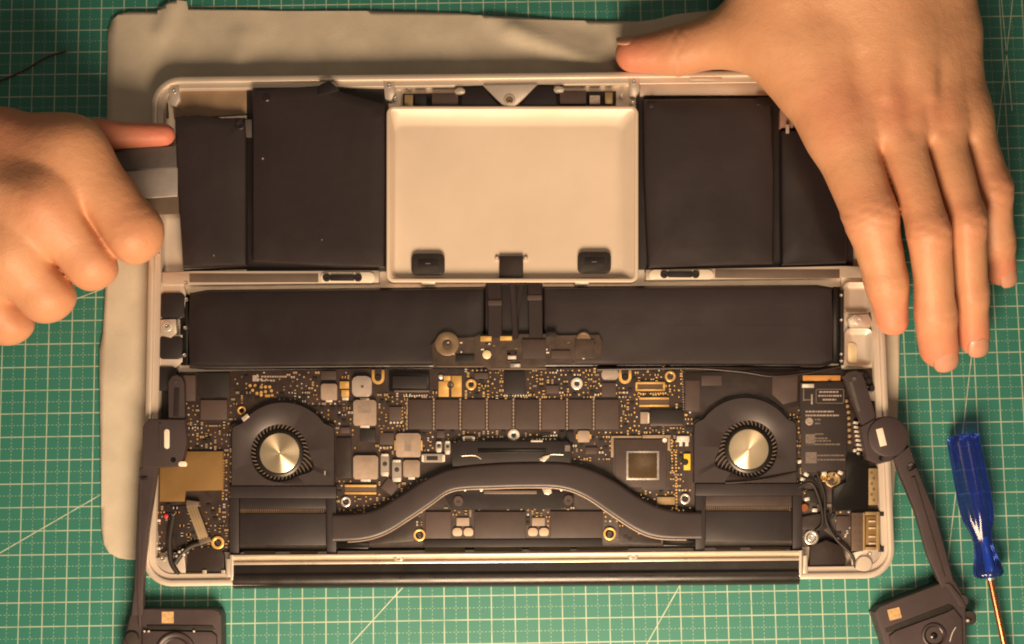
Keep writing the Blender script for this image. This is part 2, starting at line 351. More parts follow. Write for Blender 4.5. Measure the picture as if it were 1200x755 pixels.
# shelf above the cells and frame walls
poly('upper_shelf', [(200, 107), (452, 103), (453, 122), (204, 140)], 3.4, 5.2, mat('brown_shelf', (0.32, 0.22, 0.14), 0.5, 0.05, 0.15, 60), case, 0.3)  # left shelf is browner than the right one
poly('upper_shelf', [(750, 98), (1002, 95), (1004, 112), (750, 112)], 3.4, 7.4, ALU, case, 0.4)
box('rim_highlight_plate', 808, 91, 846, 94.5, 8.9, 9.12, ALU_BRIGHT, case, 0.05)
for (u, v) in ((204, 107), (456, 100), (743, 96)):
    poly('corner_bracket', [(u - 7, v - 6), (u + 6, v - 6), (u + 7, v + 10), (u + 2, v + 18), (u - 5, v + 15)], 3.4, 8.2, ALU_BRIGHT, case, 0.4)
    screw(u, v, 2.6, 8.2, case)
poly('corner_well', [(180, 120), (196, 118), (197, 138), (181, 142)], 3.5, 5.0, CHIP, case, 0.4)
for a in ((289, 104, 455, 318), (746, 112, 1000, 316)): box('black_underlay', *a, 3.5, 5.4, BLACK, case, .2)  # black sheets added to make the gaps round the cells dark
# cross bar between upper and lower cells
for uv, hl in (([(190, 319), (226, 318), (444, 317), (444, 331), (190, 334)], ((376, 319.5, 439, 331.5), (222, 321, 373, 331))), ([(757, 316), (990, 312), (1012, 312), (1012, 325), (757, 328)], ((761, 316.5, 836, 327.5), (838, 316, 984, 326)))):
    poly('cross_bar', uv, 3.4, 7.6, ALU, case, 0.4)
    a = hl[0]; box('slot_plate', a[0], a[1], a[2], a[3], 7.6, 8.3, mat('cream_metal', (0.78, 0.69, 0.57), 0.45, 0.15, 0.05, 60), case, 0.25, r=5)
    c = hl[1]; box('bar_tape', c[0], c[1], c[2], c[3], 7.6, 7.9, mat('brown_metal', (0.17, 0.13, 0.105), 0.4, 0.4, 0.1, 60), case, 0.1)  # dull brown metal colour, shared with trims and clips
for (u0, v0) in ((401, 325.5), (797, 321.5)):
    s = box('slot_clip', u0 - 14, v0 - 3.6, u0 + 14, v0 + 3.6, 8.3, 9.1, BLACK, case, 0.25)
    for du in (-20, 20):
        lathe('slot_stud', u0 + du * .92, v0, [(4.6, 8.3), (4.6, 9.0), (3.8, 9.3), (1.6, 9.3), (1.2, 9.0), (0, 9.0)], BLACK, case, 14)
# left side wall pockets
poly('side_rail', [(181, 330), (214, 330), (218, 345), (216, 372), (188, 372), (188, 392), (214, 392), (214, 424), (205, 432), (180, 434)], 3.4, 6.6, ALU, case, 0.4)
for (a, b2, c, d) in ((187, 343, 216, 373), (186, 394, 214, 421), (180, 430, 207, 458)):
    box('side_pocket', a, b2, c, d, 3.5, 7.3, BLACK, case, 0.6, r=5)
poly('screw_tab', [(188, 375), (206, 374), (207, 390), (200, 396), (188, 393)], 3.5, 7.8, ALU_BRIGHT, case, 0.35)
ring('screw_ring', 195.5, 382.5, 6, 2.4, 7.8, 8.1, ALU_BRIGHT, case); screw(195.5, 382.5, 3, 7.75, case)
for (u, v) in ((185, 297), (218, 332), (218, 351), (217, 384), (216, 416)): screw(u, v, 2.3, 7.4, case)
# right side wall pockets
poly('side_rail', [(986, 322), (1012, 320), (1021, 326), (1026, 432), (986, 434)], 3.4, 5.2, ALU, case, 0.4)
def dish(u0, v0, u1, v1):
    bm = bmesh.new(); rows = []
    for k, (ins, z) in enumerate(((0, 7.4), (1.2, 7.4), (3.2, 6.3), (6.5, 5.6), (9, 5.4))):
        rows.append([bm.verts.new((p[0], p[1], z / 1000)) for p in rrpts(u0 + ins, v0 + ins, u1 - ins, v1 - ins, max(8 - ins, 1.5), 6)])
    for A, B in zip(rows, rows[1:]):
        for k in range(len(A)): bm.faces.new((A[k], A[(k + 1) % len(A)], B[(k + 1) % len(A)], B[k]))
    bm.faces.new(rows[-1]); return finish('side_dish', bm, ALU, case, True, 60)
dish(987, 331, 1021, 368); dish(989, 385, 1022, 430)
poly('screw_tab', [(993, 374), (1000, 369), (1018, 368), (1022, 376), (1020, 384), (996, 384)], 5.2, 8.0, ALU_BRIGHT, case, 0.4)
ring('screw_ring', 1006, 375.5, 5, 2, 8.0, 8.3, ALU_BRIGHT, case); screw(1006, 375.5, 2.4, 7.9, case)
box('gold_pad', 991, 402, 1004, 430, 5.4, 5.9, mat('cream_pad', (0.72, 0.60, 0.38), 0.5, 0.1, 0.05, 100), case, 0.2, r=5)
box('edge_strip', 985, 340, 989, 428, 5.2, 8.2, BLACK, case, 0.2)
for v in (346, 375, 415, 423): screw(986, v, 1.8, 8.15, case)
# lower corners
poly('corner_floor', [(174, 655), (216, 650), (218, 676), (190, 678), (178, 670)], 3.4, 7.0, ALU_BRIGHT, case, 0.3)
poly('corner_floor', [(998, 648), (1035, 640), (1038, 655), (1025, 672), (998, 674)], 3.4, 7.0, ALU_BRIGHT, case, 0.3)
lathe('corner_boss', 1013, 661, [(10, 7.0), (10, 7.8), (8.5, 8.4), (0, 8.5)], ALU, case, 20)
for (u, v) in ((1019, 650), (190.5, 655)): screw(u, v, 3, 7.0, case)

# trackpad pan in the middle
pan = bmesh.new()
def panring(a, ins, z): return [pan.verts.new((p[0], p[1], z / 1000)) for p in rrpts(a[0] + ins, a[1] + ins, a[2] - ins, a[3] - ins, max(9 - ins, 3.0), z, 6)]
A0 = (453, 124.5, 748, 331)
R = [panring(A0, 0, 3.4), panring(A0, 0, 9.3), panring(A0, 0.9, 9.6), panring(A0, 3.4, 9.6), panring(A0, 4.4, 9.4), panring((458.2, 130.5, 743, 326.6), 0, 9.0), panring((460.5, 139, 735, 326), 0, 7.6), panring((462, 146, 730, 325.5), 0, 6.7), panring((463.5, 149.5, 726.5, 325), 0, 6.4)]
for A, B in zip(R, R[1:]):
    for k in range(len(A)): pan.faces.new((A[k], A[(k + 1) % len(A)], B[(k + 1) % len(A)], B[k]))
pan.faces.new(R[-1]); finish('trackpad_pan', pan, PAN, case, True, 14)
for (u0, v0, u1, v1) in ((482, 297, 521, 322), (677, 295, 716, 320)):
    f = box('foam_pad', u0, v0, u1, v1, 6.4, 8.3, RUBBER, case, 0.5, r=6)
    box('pad_slot', u0 + 7, v0 + 7, u1 - 7, v1 - 8, 8.3, 8.5, BLACK, f, 0.1, r=3)
    box('pad_mark', (u0 + u1) / 2 - 3, (v0 + v1) / 2 - 1, (u0 + u1) / 2 + 3, (v0 + v1) / 2, 8.5, 8.55, PRINT_D, f, 0)
box('flex_tab', 585, 300, 613, 326, 6.4, 8.0, TAPE, case, 0.2)
for u in (582.5, 616): lathe('pan_pin', u, 303, [(2.6, 6.4), (2.6, 7.4), (1.6, 7.8), (0, 7.8)], ALU_BRIGHT, case, 12)
for u in (503, 683): box('pan_hook', u - 9, 329.5, u + 7, 333, 6.0, 8.8, ALU_BRIGHT, case, 0.2)
# click mechanism above the pan
poly('mechanism_plate', [(470, 103), (738, 99), (738, 126), (470, 127)], 3.4, 4.6, ALU, case, 0.2)
poly('mechanism_bed', [(472, 110), (722, 107), (722, 125), (472, 126)], 4.6, 5.0, BLACK, case, 0.1)
tri = poly('mechanism_triangle', [(566, 100), (630, 99), (603, 126), (592, 126)], 4.6, 8.8, ALU_BRIGHT, case, 0.4)
ring('bush', 597, 117, 7, 3, 8.8, 9.1, ALU_BRIGHT, tri); screw(597, 117, 4.4, 8.8, tri, mat('dull_gold', (0.20, 0.14, 0.085), 0.4, 0.3, 0.12, 200))
poly('lever', [(542, 103), (566, 102), (586, 125), (540, 125)], 5.0, 8.6, BLACK, case, 0.5)
poly('lever', [(627, 101), (650, 101), (653, 124), (610, 125)], 5.0, 8.6, BLACK, case, 0.5)
for a in ((506, 109, 537, 125), (656, 106, 687, 122)): box('lever_block', *a, 5.0, 8.2, CHIP, case, 0.4)
for a in ((486, 110, 500, 125), (690, 107, 704, 123)): box('spring_pad', *a, 5.0, 8.0, CHIP_D, case, 0.4)
box('printed_label', 691, 112, 703, 122.5, 8.0, 8.05, PRINT, case, 0)
for a in ((474, 111, 484, 125), (709, 108, 718, 122)): box('spring_clip', *a, 5.0, 8.0, mat('brass_clip', (0.40, 0.29, 0.15), 0.35, 0.5, 0.1, 200), case, 0.3)
for a in ((533, 104, 545, 110), (649, 102, 661, 108)): box('pivot_pin', *a, 7.2, 9.0, ALU_BRIGHT, case, 0.3, r=2.5)
for (u, v) in ((463, 115), (729, 112), (480, 104), (545, 100), (662, 98), (742, 120)): screw(u, v, 2.3, 8.0 if u in (463, 729, 742) else 4.6, case)
# front: hinge channel and black hinge cover
def hq(u, v0, v1): return v0 + (u - 272) / 666.0 * (v1 - v0)
poly('hinge_channel', [(270, 650.5), (940, 645.2), (940, 657), (270, 662.3)], 3.5, 8.4, mat('channel_floor', (0.74, 0.60, 0.43), 0.45, 0.4, 0.08, 60), case, 0.1)
for d in (0, 8.6):
    poly('channel_ridge', [(270, 650.4 + d), (940, 645.1 + d), (940, 648.4 + d), (270, 653.7 + d)], 8.0, 9.6, ALU_BRIGHT, case, 0.35, 3)
for u in (271.5, 938.5): poly('channel_end', [(u - 2, hq(u, 650.4, 645.1)), (u + 2, hq(u, 650.4, 645.1)), (u + 2, hq(u, 680, 676)), (u - 2, hq(u, 680, 676))], 3.5, 9.8, ALU_BRIGHT, case, 0.35)
for u in (467, 742):
    v = hq(u, 656.3, 651); lathe('screw_boss', u, v, [(6, 8.4), (5.5, 9.3), (4.5, 9.5), (2.2, 9.5), (1.9, 8.8), (0, 8.8)], ALU_BRIGHT, case, 16)
for u in (268, 944): box('hinge_post', u - 3, hq(u, 655, 651), u + 2.5, hq(u, 676, 672), 4, 9.0, ALU_BRIGHT, case, 0.4)
# cylinder-fronted cover, wraps over the front rim
bm = bmesh.new(); A = W(274, 662, 9), W(936, 657, 9); B = W(274, 690.5, 6), W(936, 685.5, 6); rows = []
for e in (0, 1):
    a, b2 = A[e], B[e]; rows.append([])
    for t, zz in ((0, 9.05), (.04, 9.15), (.30, 9.15), (.36, 9.2), (.40, 9.5), (.44, 9.7), (.50, 9.75), (.58, 9.75), (.66, 9.65), (.74, 9.4), (.82, 8.9), (.89, 8.2), (.94, 7.3), (.98, 6.2), (1, 5.0), (1, 2.0), (0, 2.0)):
        rows[e].append(bm.verts.new((a.x + (b2.x - a.x) * t, a.y + (b2.y - a.y) * t, zz / 1000)))
m_ = len(rows[0])
for k in range(m_): bm.faces.new((rows[0][k], rows[0][(k + 1) % m_], rows[1][(k + 1) % m_], rows[1][k]))
bm.faces.new(rows[0]); bm.faces.new(rows[1][::-1])
finish('hinge_cover', bm, mat('hinge_cover_plastic', (0.0111, 0.0092, 0.0085), 0.30, 0.0, 0.12, 60, bump=0.01, bscale=2500, dust=0.0012), case, True, 45)
for a in ((286, 641, 322, 649), (340, 641, 372, 649), (840, 637, 868, 644), (880, 636.5, 925, 643.5), (498, 641.5, 545, 646.5), (556, 641.5, 612, 646), (620, 641, 668, 645.5), (676, 640.5, 736, 645)):
    box('vent_rib', *a, 3.9, 5.2, mat('tan_gasket', (0.30, 0.23, 0.13), 0.6, 0.0, 0.1, 100), case, 0.2)

#%% ------------------------------------------------------------------ battery cells
def cell(uv, z0, z1, label, m=CELL, seam=4.0, tilt=None, bev=1.0):
    """a foil pouch cell: bevelled body, thinner sealed flange round it, a strip of tape"""
    P = [W(u, v, z1).to_2d() for u, v in uv]
    cu = sum(u for u, v in uv) / len(uv); cv = sum(v for u, v in uv) / len(uv)
    t = thing('battery_cell', cu, cv, z0, label, 'battery', 'laptop battery cells')
    bm = bmesh.new(); inner = []
    # subdivided top with slight pillow
    q = []
    for i in range(len(uv)):
        a, b2 = uv[i], uv[(i + 1) % len(uv)]; k = max(2, int(math.hypot(b2[0] - a[0], b2[1] - a[1]) / 14))
        for j in range(k): q.append((a[0] + (b2[0] - a[0]) * j / k, a[1] + (b2[1] - a[1]) * j / k))
    from mathutils import noise
    rings = []
    for ins, z in ((0, z0), (0, z0 + .6), (0.6, z0 + 1.2), (seam * .55, z0 + 1.6), (seam * .7, z1 - .9), (seam, z1 - .25), (seam + 3, z1), (seam + 22, z1 + .12), (seam + 50, z1 + .18)):
        r = []
        for (u, v) in q:
            d = math.hypot(u - cu, v - cv); s = 1 - ins / max(abs(u - cu), abs(v - cv), 1) if False else 1
            hu = max(abs(a - cu) for a, _ in uv); hv = max(abs(b2 - cv) for _, b2 in uv)
            uu = cu + (u - cu) * max(0, 1 - ins / hu); vv = cv + (v - cv) * max(0, 1 - ins / hv)
            zz = z
            if z > z0 + 1.3: zz += 0.16 * noise.noise((uu * .028, vv * .028, 3.0 + cu)) + 0.08 * noise.noise((uu * .09, vv * .09, cu))
            if tilt: zz += tilt(uu, vv)
            p = W(uu, vv, z1); r.append(bm.verts.new((p.x, p.y, zz / 1000)))
        rings.append(r)
    for A, B in zip(rings, rings[1:]):
        for k in range(len(A)): bm.faces.new((A[k], A[(k + 1) % len(A)], B[(k + 1) % len(A)], B[k]))
    bm.faces.new(rings[-1]); bm.faces.new(rings[0][::-1])
    finish('pouch', bm, m, t, True, 30)
    return t
c1 = cell([(203, 137), (232, 134), (262, 137), (289, 136), (291, 165), (291, 313), (213, 316), (208, 240)], 3.6, 9.6, 'narrow black battery cell at the raised thumb and pry tool', tilt=lambda u, v: max(0, (290 - u) / 85) * 2.2)
lathe('stud', 281, 146, [(6, 9.6), (6, 10.1), (5, 10.5), (2, 10.5), (0, 10.1)], BLACK, c1, 14)
box('tab', 283, 140, 295, 160, 6, 8.5, GREYP, c1, 0.3); lathe('dimple', 216, 141, [(6, 10.2), (5.5, 10.7), (0, 10.75)], CHIP, c1, 16)
c2 = cell([(293, 105), (320, 103), (350, 101), (384, 98), (392, 104), (425, 113), (453, 121), (453, 200), (452, 315), (400, 315), (293, 309)], 3.6, 10.4, 'wide black battery cell with peeled slanting top edge left of the trackpad pan', tilt=lambda u, v: max(0, (150 - v) / 50) * 1.5 * max(0, (440 - u) / 150))
lathe('stud', 312, 114, [(5, 10.6), (5, 11.4), (4, 11.7), (0, 11.7)], CELL2, c2, 12)
poly('film_flap', [(375, 99), (386, 94), (398, 106), (372, 112)], 9.0, 12.2, CELL2, c2, 0.4)
box('dust_speck', 307, 185, 309, 187, 10.4, 10.7, PRINT, c2, 0)
c3 = cell([(751, 113), (830, 112), (907, 112), (911, 200), (910, 312), (830, 314), (757, 317), (752, 200)], 3.6, 10.2, 'wide black battery cell right of the trackpad pan with square corners', seam=5)
lathe('stud', 764, 122, [(4.5, 10.2), (4.5, 10.8), (3.5, 11), (0, 11)], BLACK, c3, 12); box('tape_patch', 886, 114, 907, 124, 10.25, 10.5, BLACK_G, c3, 0.1)
c4 = cell([(913, 150), (955, 150), (994, 152), (995, 240), (995, 310), (950, 312), (914, 313), (913, 240)], 3.6, 9.6, 'narrow black battery cell half hidden beneath the flat hand', CELL2)
box('tab', 914, 128, 930, 150, 5, 8.0, mat('pink_tab', (0.30, 0.17, 0.13), 0.5, 0, 0.1, 100), c4, 0.4); box('metal_tab', 921, 146, 925, 156, 9.4, 10.2, ALU_BRIGHT, c4, 0.2)
c5 = cell([(219, 342), (240, 338), (400, 336), (571, 334), (571, 380), (571, 430), (400, 431), (240, 432), (219, 430), (217, 385)], 3.8, 9.0, 'left of the two long black battery cells in the lower row', CELL2, seam=5)
box('side_flange', 211, 344, 220, 428, 3.8, 6.5, BLACK_G, c5, 0.4)
c6 = cell([(634, 334), (800, 333), (960, 332), (978, 335), (980, 380), (979, 425), (965, 430), (800, 430), (634, 430), (634, 380)], 3.8, 9.0, 'long black battery cell in the lower row ending at the right case edge', CELL, seam=5)
box('side_flange', 976, 336, 985, 426, 3.8, 6.6, BLACK_G, c6, 0.4)
# battery controller board with its ribbons
bb = thing('battery_board', 604, 410, 4, 'brown battery controller board with flat ribbons over the lower cells', 'circuit board')
poly('cell_bridge', [(569, 333), (636, 333), (636, 395), (569, 395)], 4, 8.2, BLACK, bb, 0.3)
poly('board', [(505, 405), (512, 397), (556, 396), (560, 392), (650, 391), (655, 394), (702, 392), (706, 402), (704, 422), (642, 424), (638, 430), (572, 433), (566, 428), (508, 430)], 9.35, 10.4, PCB2, bb, 0.2)
for uvz, w, mm in (([(579, 331, 8.4), (580, 355, 9.6), (580, 396, 10.5)], 16, PIPE), ([(626, 331, 8.4), (627, 350, 9.6), (628, 396, 10.5)], 16, PIPE), ([(600, 331, 8.4), (602, 360, 9.3), (604, 398, 10.5)], 6, PIPE), ([(611, 334, 8.2), (606, 370, 8.8), (605, 396, 10.4)], 5, BLACK)):
    ribbon('ribbon', uvz, w, 0.5, mm, bb)
box('ribbon_fold', 572, 352, 588, 358, 9.8, 10.5, CHIP, bb, 0.2); box('ribbon_fold', 618, 346, 635, 352, 9.6, 10.3, CHIP, bb, 0.2)
ring('mounting_ring', 524, 403, 14, 5.5, 10.4, 10.8, mat('dull_gold', (0.20, 0.14, 0.085), 0.4, 0.3, 0.12, 200), bb, 22); lathe('hole', 524, 403, [(5.5, 10.55), (5.4, 10.57), (0, 10.57)], PCB2, bb, 14)
lathe('test_pad', 570.5, 415.5, [(5.5, 10.4), (5.3, 11.0), (4.4, 11.2), (0, 11.2)], mat('cream_pad', (0.72, 0.60, 0.38)), bb, 8)
for a, mm in (((595, 417, 605, 421, 10.4, 11.0), TIN), ((598, 426, 610, 430.5, 10.4, 11.0), STEEL), ((594, 411, 606, 424, 10.4, 10.6), PCB), ((612, 398, 640, 420, 10.4, 11.3), CHIP), ((646, 411, 668, 420, 10.4, 11.1), CHIP), ((674, 398, 696, 420, 10.4, 10.9), PCB2), ((534, 416, 556, 424, 10.4, 11.1), CHIP_D), ((563, 394, 576, 400, 10.4, 11.4), GOLD), ((586, 394, 600, 399, 10.4, 11.4), GOLD), ((640, 389, 652, 395, 10.4, 11.6), CHIP_D)):
    box('chip', *a, mm, bb, 0.15)
for k in range(46):
    u, v = random.uniform(512, 700), random.uniform(399, 427); w = random.uniform(.8, 2.2); box('solder_pad', u - w, v - .8, u + w, v + .8, 10.4, 10.6, random.choice([TIN, CHIP, CHIP_D, CHIP, mat('dull_gold', (0.20, 0.14, 0.085))]), bb, 0)
ring('mounting_ring', 684, 397, 8, 5.5, 10.4, 10.7, mat('dull_gold', (0.20, 0.14, 0.085)), bb)
box('edge_trim', 575, 431, 640, 433.5, 10.0, 10.6, mat('brown_metal', (0.17, 0.13, 0.105)), bb, 0.1); box('edge_trim', 512, 428.5, 566, 430.5, 10.0, 10.6, mat('brown_metal', (0.17, 0.13, 0.105)), bb, 0.1)

#%% ------------------------------------------------------------------ logic board
ZB = 6.0
lb = thing('logic_board', 600, 540, 4.2, 'dark brown main circuit board crowded with chips behind the heat pipe', 'circuit board')
poly('board', [(207, 436), (420, 432), (560, 433), (700, 431), (820, 430), (938, 431), (938, 470), (948, 640), (820, 641), (400, 642), (264, 642), (258, 650), (232, 652), (190, 640), (178, 600), (186, 520), (206, 500)], 4.2, ZB, PCB, lb, 0.15)
OCC = []
def comp(name, u0, v0, u1, v1, h, m, bev=0.18, rot=0.0, r=0.0, z=ZB, occ=True):
    if occ: OCC.append((u0 - 1, v0 - 1, u1 + 1, v1 + 1))
    return box(name, u0, v0, u1, v1, z, z + h, m, lb, bev, rot, r)
def inductor(u0, v0, u1, v1, tabs='b', h=1.9):
    c = comp('inductor', u0, v0, u1, v1, h, INDUCT, 0.3, r=min(3.2, (u1 - u0) * .13))
    mu, mv = (u0 + u1) / 2, (v0 + v1) / 2; w = (u1 - u0) * .2
    if 'b' in tabs: box('solder_tab', mu - w, v1 - 1.2, mu + w, v1 + 2.4, ZB, ZB + .8, TIN, c, 0.1)
    if 't' in tabs: box('solder_tab', mu - w, v0 - 2.2, mu + w, v0 + 1.2, ZB, ZB + .8, TIN, c, 0.1)
    if 'l' in tabs:
        for q in ((u0 - 2, u0 + 1), (u1 - 1, u1 + 2)): box('solder_tab', q[0], mv - w, q[1], mv + w, ZB, ZB + .8, GOLD, c, 0.1)
    return c
i1 = inductor(376, 450, 395, 469)
i2 = inductor(414, 469, 441, 499, 'bt'); box('printed_mark', 419, 476, 435, 484, ZB + 1.9, ZB + 1.92, CAPBODY, i2, 0)
i3 = inductor(464, 508, 493, 536, 'l'); box('printed_mark', 474, 512, 482, 529, ZB + 1.9, ZB + 1.92, CAPBODY, i3, 0)
inductor(414, 534, 443, 562, 'b'); inductor(472.5, 539.5, 492, 559.5); inductor(677, 505, 691, 518.5, 'l', 1.6)
oc = comp('round_inductor', 412.5, 441, 435.5, 465, 2.2, mat('grey_ferrite', (0.33, 0.28, 0.25), 0.5, 0.1, 0.08, 200), 0.4, r=6); box('printed_mark', 423, 451.5, 426, 454.5, ZB + 2.2, ZB + 2.22, CHIP, oc, 0)
for a in ((398, 447, 409, 455.5), (400, 457, 409, 465)): comp('gold_capacitor', *a, 1.0, GOLD)
comp('solder_block', 401, 465.5, 408.5, 469, .7, TIN)
for a, v in (((446, 533, 456, 556.5), 1), ((459.5, 540, 470.5, 563), 1), ((495, 532, 520, 542), 0), ((510.5, 518.5, 518, 528.5), 1), ((521, 518, 528, 531), 1), ((543, 511, 555, 518), 0)):
    c = comp('tantalum_capacitor', *a, 1.3, mat('capacitor_sleeve', (0.28, 0.25, 0.22), 0.45, 0.1, 0.1, 300), 0.2)
    u0, v0, u1, v1 = a
    if v:
        box('end_cap', u0 + 1, v1 - 3.2, u1 - 1, v1 + 1.5, ZB, ZB + 1.45, TIN, c, .1); box('end_cap', u0 + 1, v0 - 1, u1 - 1, v0 + 1.5, ZB, ZB + 1.45, TIN, c, .1); ring('printed_ring', (u0 + u1) / 2, (v0 + v1) / 2 - 1, min(3.2, (u1 - u0) * .34), 1.5, ZB + 1.3, ZB + 1.33, BLACK, c, 12)
    else:
        box('end_cap', u1 - 2, v0 + 1, u1 + 1.5, v1 - 1, ZB, ZB + 1.45, TIN, c, .1); box('end_cap', u0 - 1, v0 + 1, u0 + 1.5, v1 - 1, ZB, ZB + 1.45, TIN, c, .1); box('printed_mark', u0 + 5, v0 + 2.5, u1 - 7, v1 - 2.5, ZB + 1.3, ZB + 1.33, BLACK, c, 0)
# memory chips in a row with bright separators
bnd = [476.8, 508.3, 539.4, 570.6, 601.7, 633.0, 664.6, 695.7, 727]
for a, b2 in zip(bnd, bnd[1:]): comp('memory_chip', a + 2.0, 468.5, b2 - 2.0, 503, 1.0, CHIP, 0.15)
for a in bnd[:-1]:
    for k in range(9): box('solder_pad', a - .8, 467 + k * 4.2, a + .8, 470.2 + k * 4.2, ZB, ZB + .5, mat('dull_solder', (0.34, 0.26, 0.19), 0.4, 0.3, 0.1, 500), lb, 0)
for a in ((422, 503, 440, 518), (445, 507.5, 461.5, 521), (456, 477, 471, 493), (512, 505, 521, 513), (232, 437, 269, 465), (235, 469, 266, 492), (655, 505.5, 662, 518), (663.5, 505.5, 672, 518), (686, 524.5, 700, 532), (399, 501, 410, 507.5), (376, 435, 394, 445), (705, 449, 722, 465), (205, 440, 229, 470), (822, 440, 846, 452), (735, 569, 752, 577), (556, 437, 572, 444), (640, 452, 655, 461)):
    comp('chip', *a, .9, CHIP_D if a[0] in (655, 663.5, 232, 422) else CHIP, .15)
comp('chip', 449, 563, 465, 578, .9, CHIP, .15, rot=38)
k1 = comp('display_connector', 456, 436.5, 503, 459, 2.0, BLACK_G, 0.4); box('latch', 460, 441, 500, 455, ZB + 2, ZB + 2.4, BLACK, k1, .2); box('latch_edge', 462, 457.5, 503, 459.5, ZB + 1.0, ZB + 2.1, mat('brown_metal', (0.17, 0.13, 0.105)), k1, .1)
comp('connector_tape', 394, 513, 412, 560, 1.0, TAPE, .2); comp('connector_tape', 591, 435, 615, 462, 1.4, BLACK, .2)
# gold comb contact with slot
for a in ((514, 447, 526, 465), (529, 440.5, 541, 465)): 
    c = comp('gold_contact', *a, .35, GOLD, .08)
comp('gold_contact', 520, 440.5, 528, 446.5, .35, GOLD, .08); lathe('contact_hole', 528, 451.5, [(4, ZB), (4, ZB + .55), (2.6, ZB + .6), (2.2, ZB + .2), (0, ZB + .2)], PCB2, lb, 14)
lathe('solder_blob', 516.5, 441.5, [(3, ZB), (2.6, ZB + .8), (1.2, ZB + 1.1), (0, ZB + 1.2)], TIN, lb, 10)
for (u, v, ro, ri, mm) in ((552, 450.5, 6.4, 3.2, GOLD), (676, 449.6, 7, 3, TIN), (602, 510, 7, 2.8, TIN), (405, 588, 6, 3.4, STEEL), (491.5, 627, 7, 4.6, GOLD), (714.5, 625.5, 7.4, 5, GOLD), (785.5, 441, 6.4, 3.6, GOLD), (803, 584.5, 6.2, 3.6, STEEL), (255, 636, 7.5, 4.4, GOLD), (205, 474, 5, 2.5, GOLD), (161 + 122, 437 + 44, 5, 3, GOLD)):
    OCC.append((u - ro - 1, v - ro - 1, u + ro + 1, v + ro + 1)); g = ring('mounting_ring', u, v, ro, ri, ZB - .05, ZB + .9, mm, lb, 22)
    dark_hole(u, v, ri, ZB + .12, g)
    if ri > 3.3: screw(u, v, ri * .62, ZB + .14, g, CHIP)
for (u, v) in ((443, 441), (732.5, 440.5)):
    OCC.append((u - 9, v - 9, u + 9, v + 11)); bm = bmesh.new()
    o = [(u + 7.4 * math.cos(t), v + 2 + 7.4 * math.sin(t)) for t in np.linspace(0, math.pi, 12)] + [(u - 7.4, v - 7.5), (u - 4.2, v - 7.5)] + [(u - 4.2 * math.cos(t), v + 2 + 4.2 * math.sin(t)) for t in np.linspace(0, math.pi, 12)] + [(u + 4.2, v - 7.5), (u + 7.4, v - 7.5)]
    add_poly(bm, [W(a, b2, ZB + .6).to_2d() for a, b2 in o], ZB, ZB + .6, 0.1); finish('mounting_ring', bm, GOLD, lb)
    screw(u, v + 1.5, 3.4, ZB, lb, BLACK)
# graphics / processor package
cp = comp('processor', 718, 512, 785, 574, .6, mat('package_substrate', (0.0461, 0.0368, 0.0312), 0.45, 0, 0.1, 120), .1)
box('package_frame', 721, 515, 781, 571, ZB + .6, ZB + 1.1, CHIP, cp, .15)
die = box('die_frame', 734, 528.5, 772.5, 562.5, ZB + 1.1, ZB + 1.45, STEEL, cp, .1); box('die', 736.3, 531, 770, 560.5, ZB + 1.4, ZB + 1.6, mat('die_silicon', (0.085, 0.055, 0.028), 0.25, 0.3, 0.1, 200), cp, .05)
for a in ((716.5, 511, 752, 513), (753, 510, 786, 513.5), (716, 513, 719, 536), (782.5, 513, 785.5, 528)): box('package_edge', *a, ZB + .55, ZB + .95, mat('dull_solder', (0.34, 0.26, 0.19)), cp, .05)
lathe('package_dot', 779, 516, [(3, ZB + 1), (2.6, ZB + 1.3), (0, ZB + 1.35)], TIN, cp, 12)
# gold sockets
def socket(u0, v0, u1, v1):
    c = comp('board_connector', u0, v0, u1, v1, .8, mat('connector_body', (0.0947, 0.0622, 0.0426), 0.45, 0, 0.1, 200), .1)
    for v in (v0 - .3, v1 - 2.2): box('contact_row', u0, v, u1, v + 2.5, ZB + .5, ZB + 1.15, GOLD, c, .1)
    return c
socket(404, 568.5, 441, 579); socket(749, 466, 784, 476.5)
c = socket(745, 448, 779, 458)
for u in (744.6, 777): box('contact_end', u, 448.5, u + 2.5, 457.5, ZB + .5, ZB + 1.1, GOLD, c, .1)
comp('board_connector', 770, 582.5, 791, 591.5, 1.0, mat('brass_clip', (0.40, 0.29, 0.15)), .15)
comp('flash_socket', 761.5, 480.5, 800.5, 497, 1.5, BLACK, .25); box('socket_edge', 762, 497, 800, 499, ZB, ZB + 1.2, mat('brown_metal', (0.17, 0.13, 0.105)), lb, .1)
comp('crystal', 750.5, 483, 760, 496.5, 1.2, INDUCT, .2); box('crystal_edge', 759, 484, 761, 496, ZB, ZB + 1.3, TIN, lb, .1)
comp('foil_dome', 705, 432, 725, 445, 1.6, mat('grey_ferrite', (0.33, 0.28, 0.25)), .6, r=5)
comp('yellow_tab', 801.5, 532, 809, 551, 1.2, YELLOW, .1); lathe('tab_hole', 803, 541.5, [(4, ZB + .3), (4, ZB + 1.25), (0, ZB + 1.25)], CHIP_D, lb, 12)
comp('spring_clip', 793, 511, 808, 518, 1.2, TIN, .2); comp('spring_clip', 796, 518, 800, 523, .8, TIN, .1); comp('spring_clip', 803, 518, 807, 523, .8, TIN, .1)
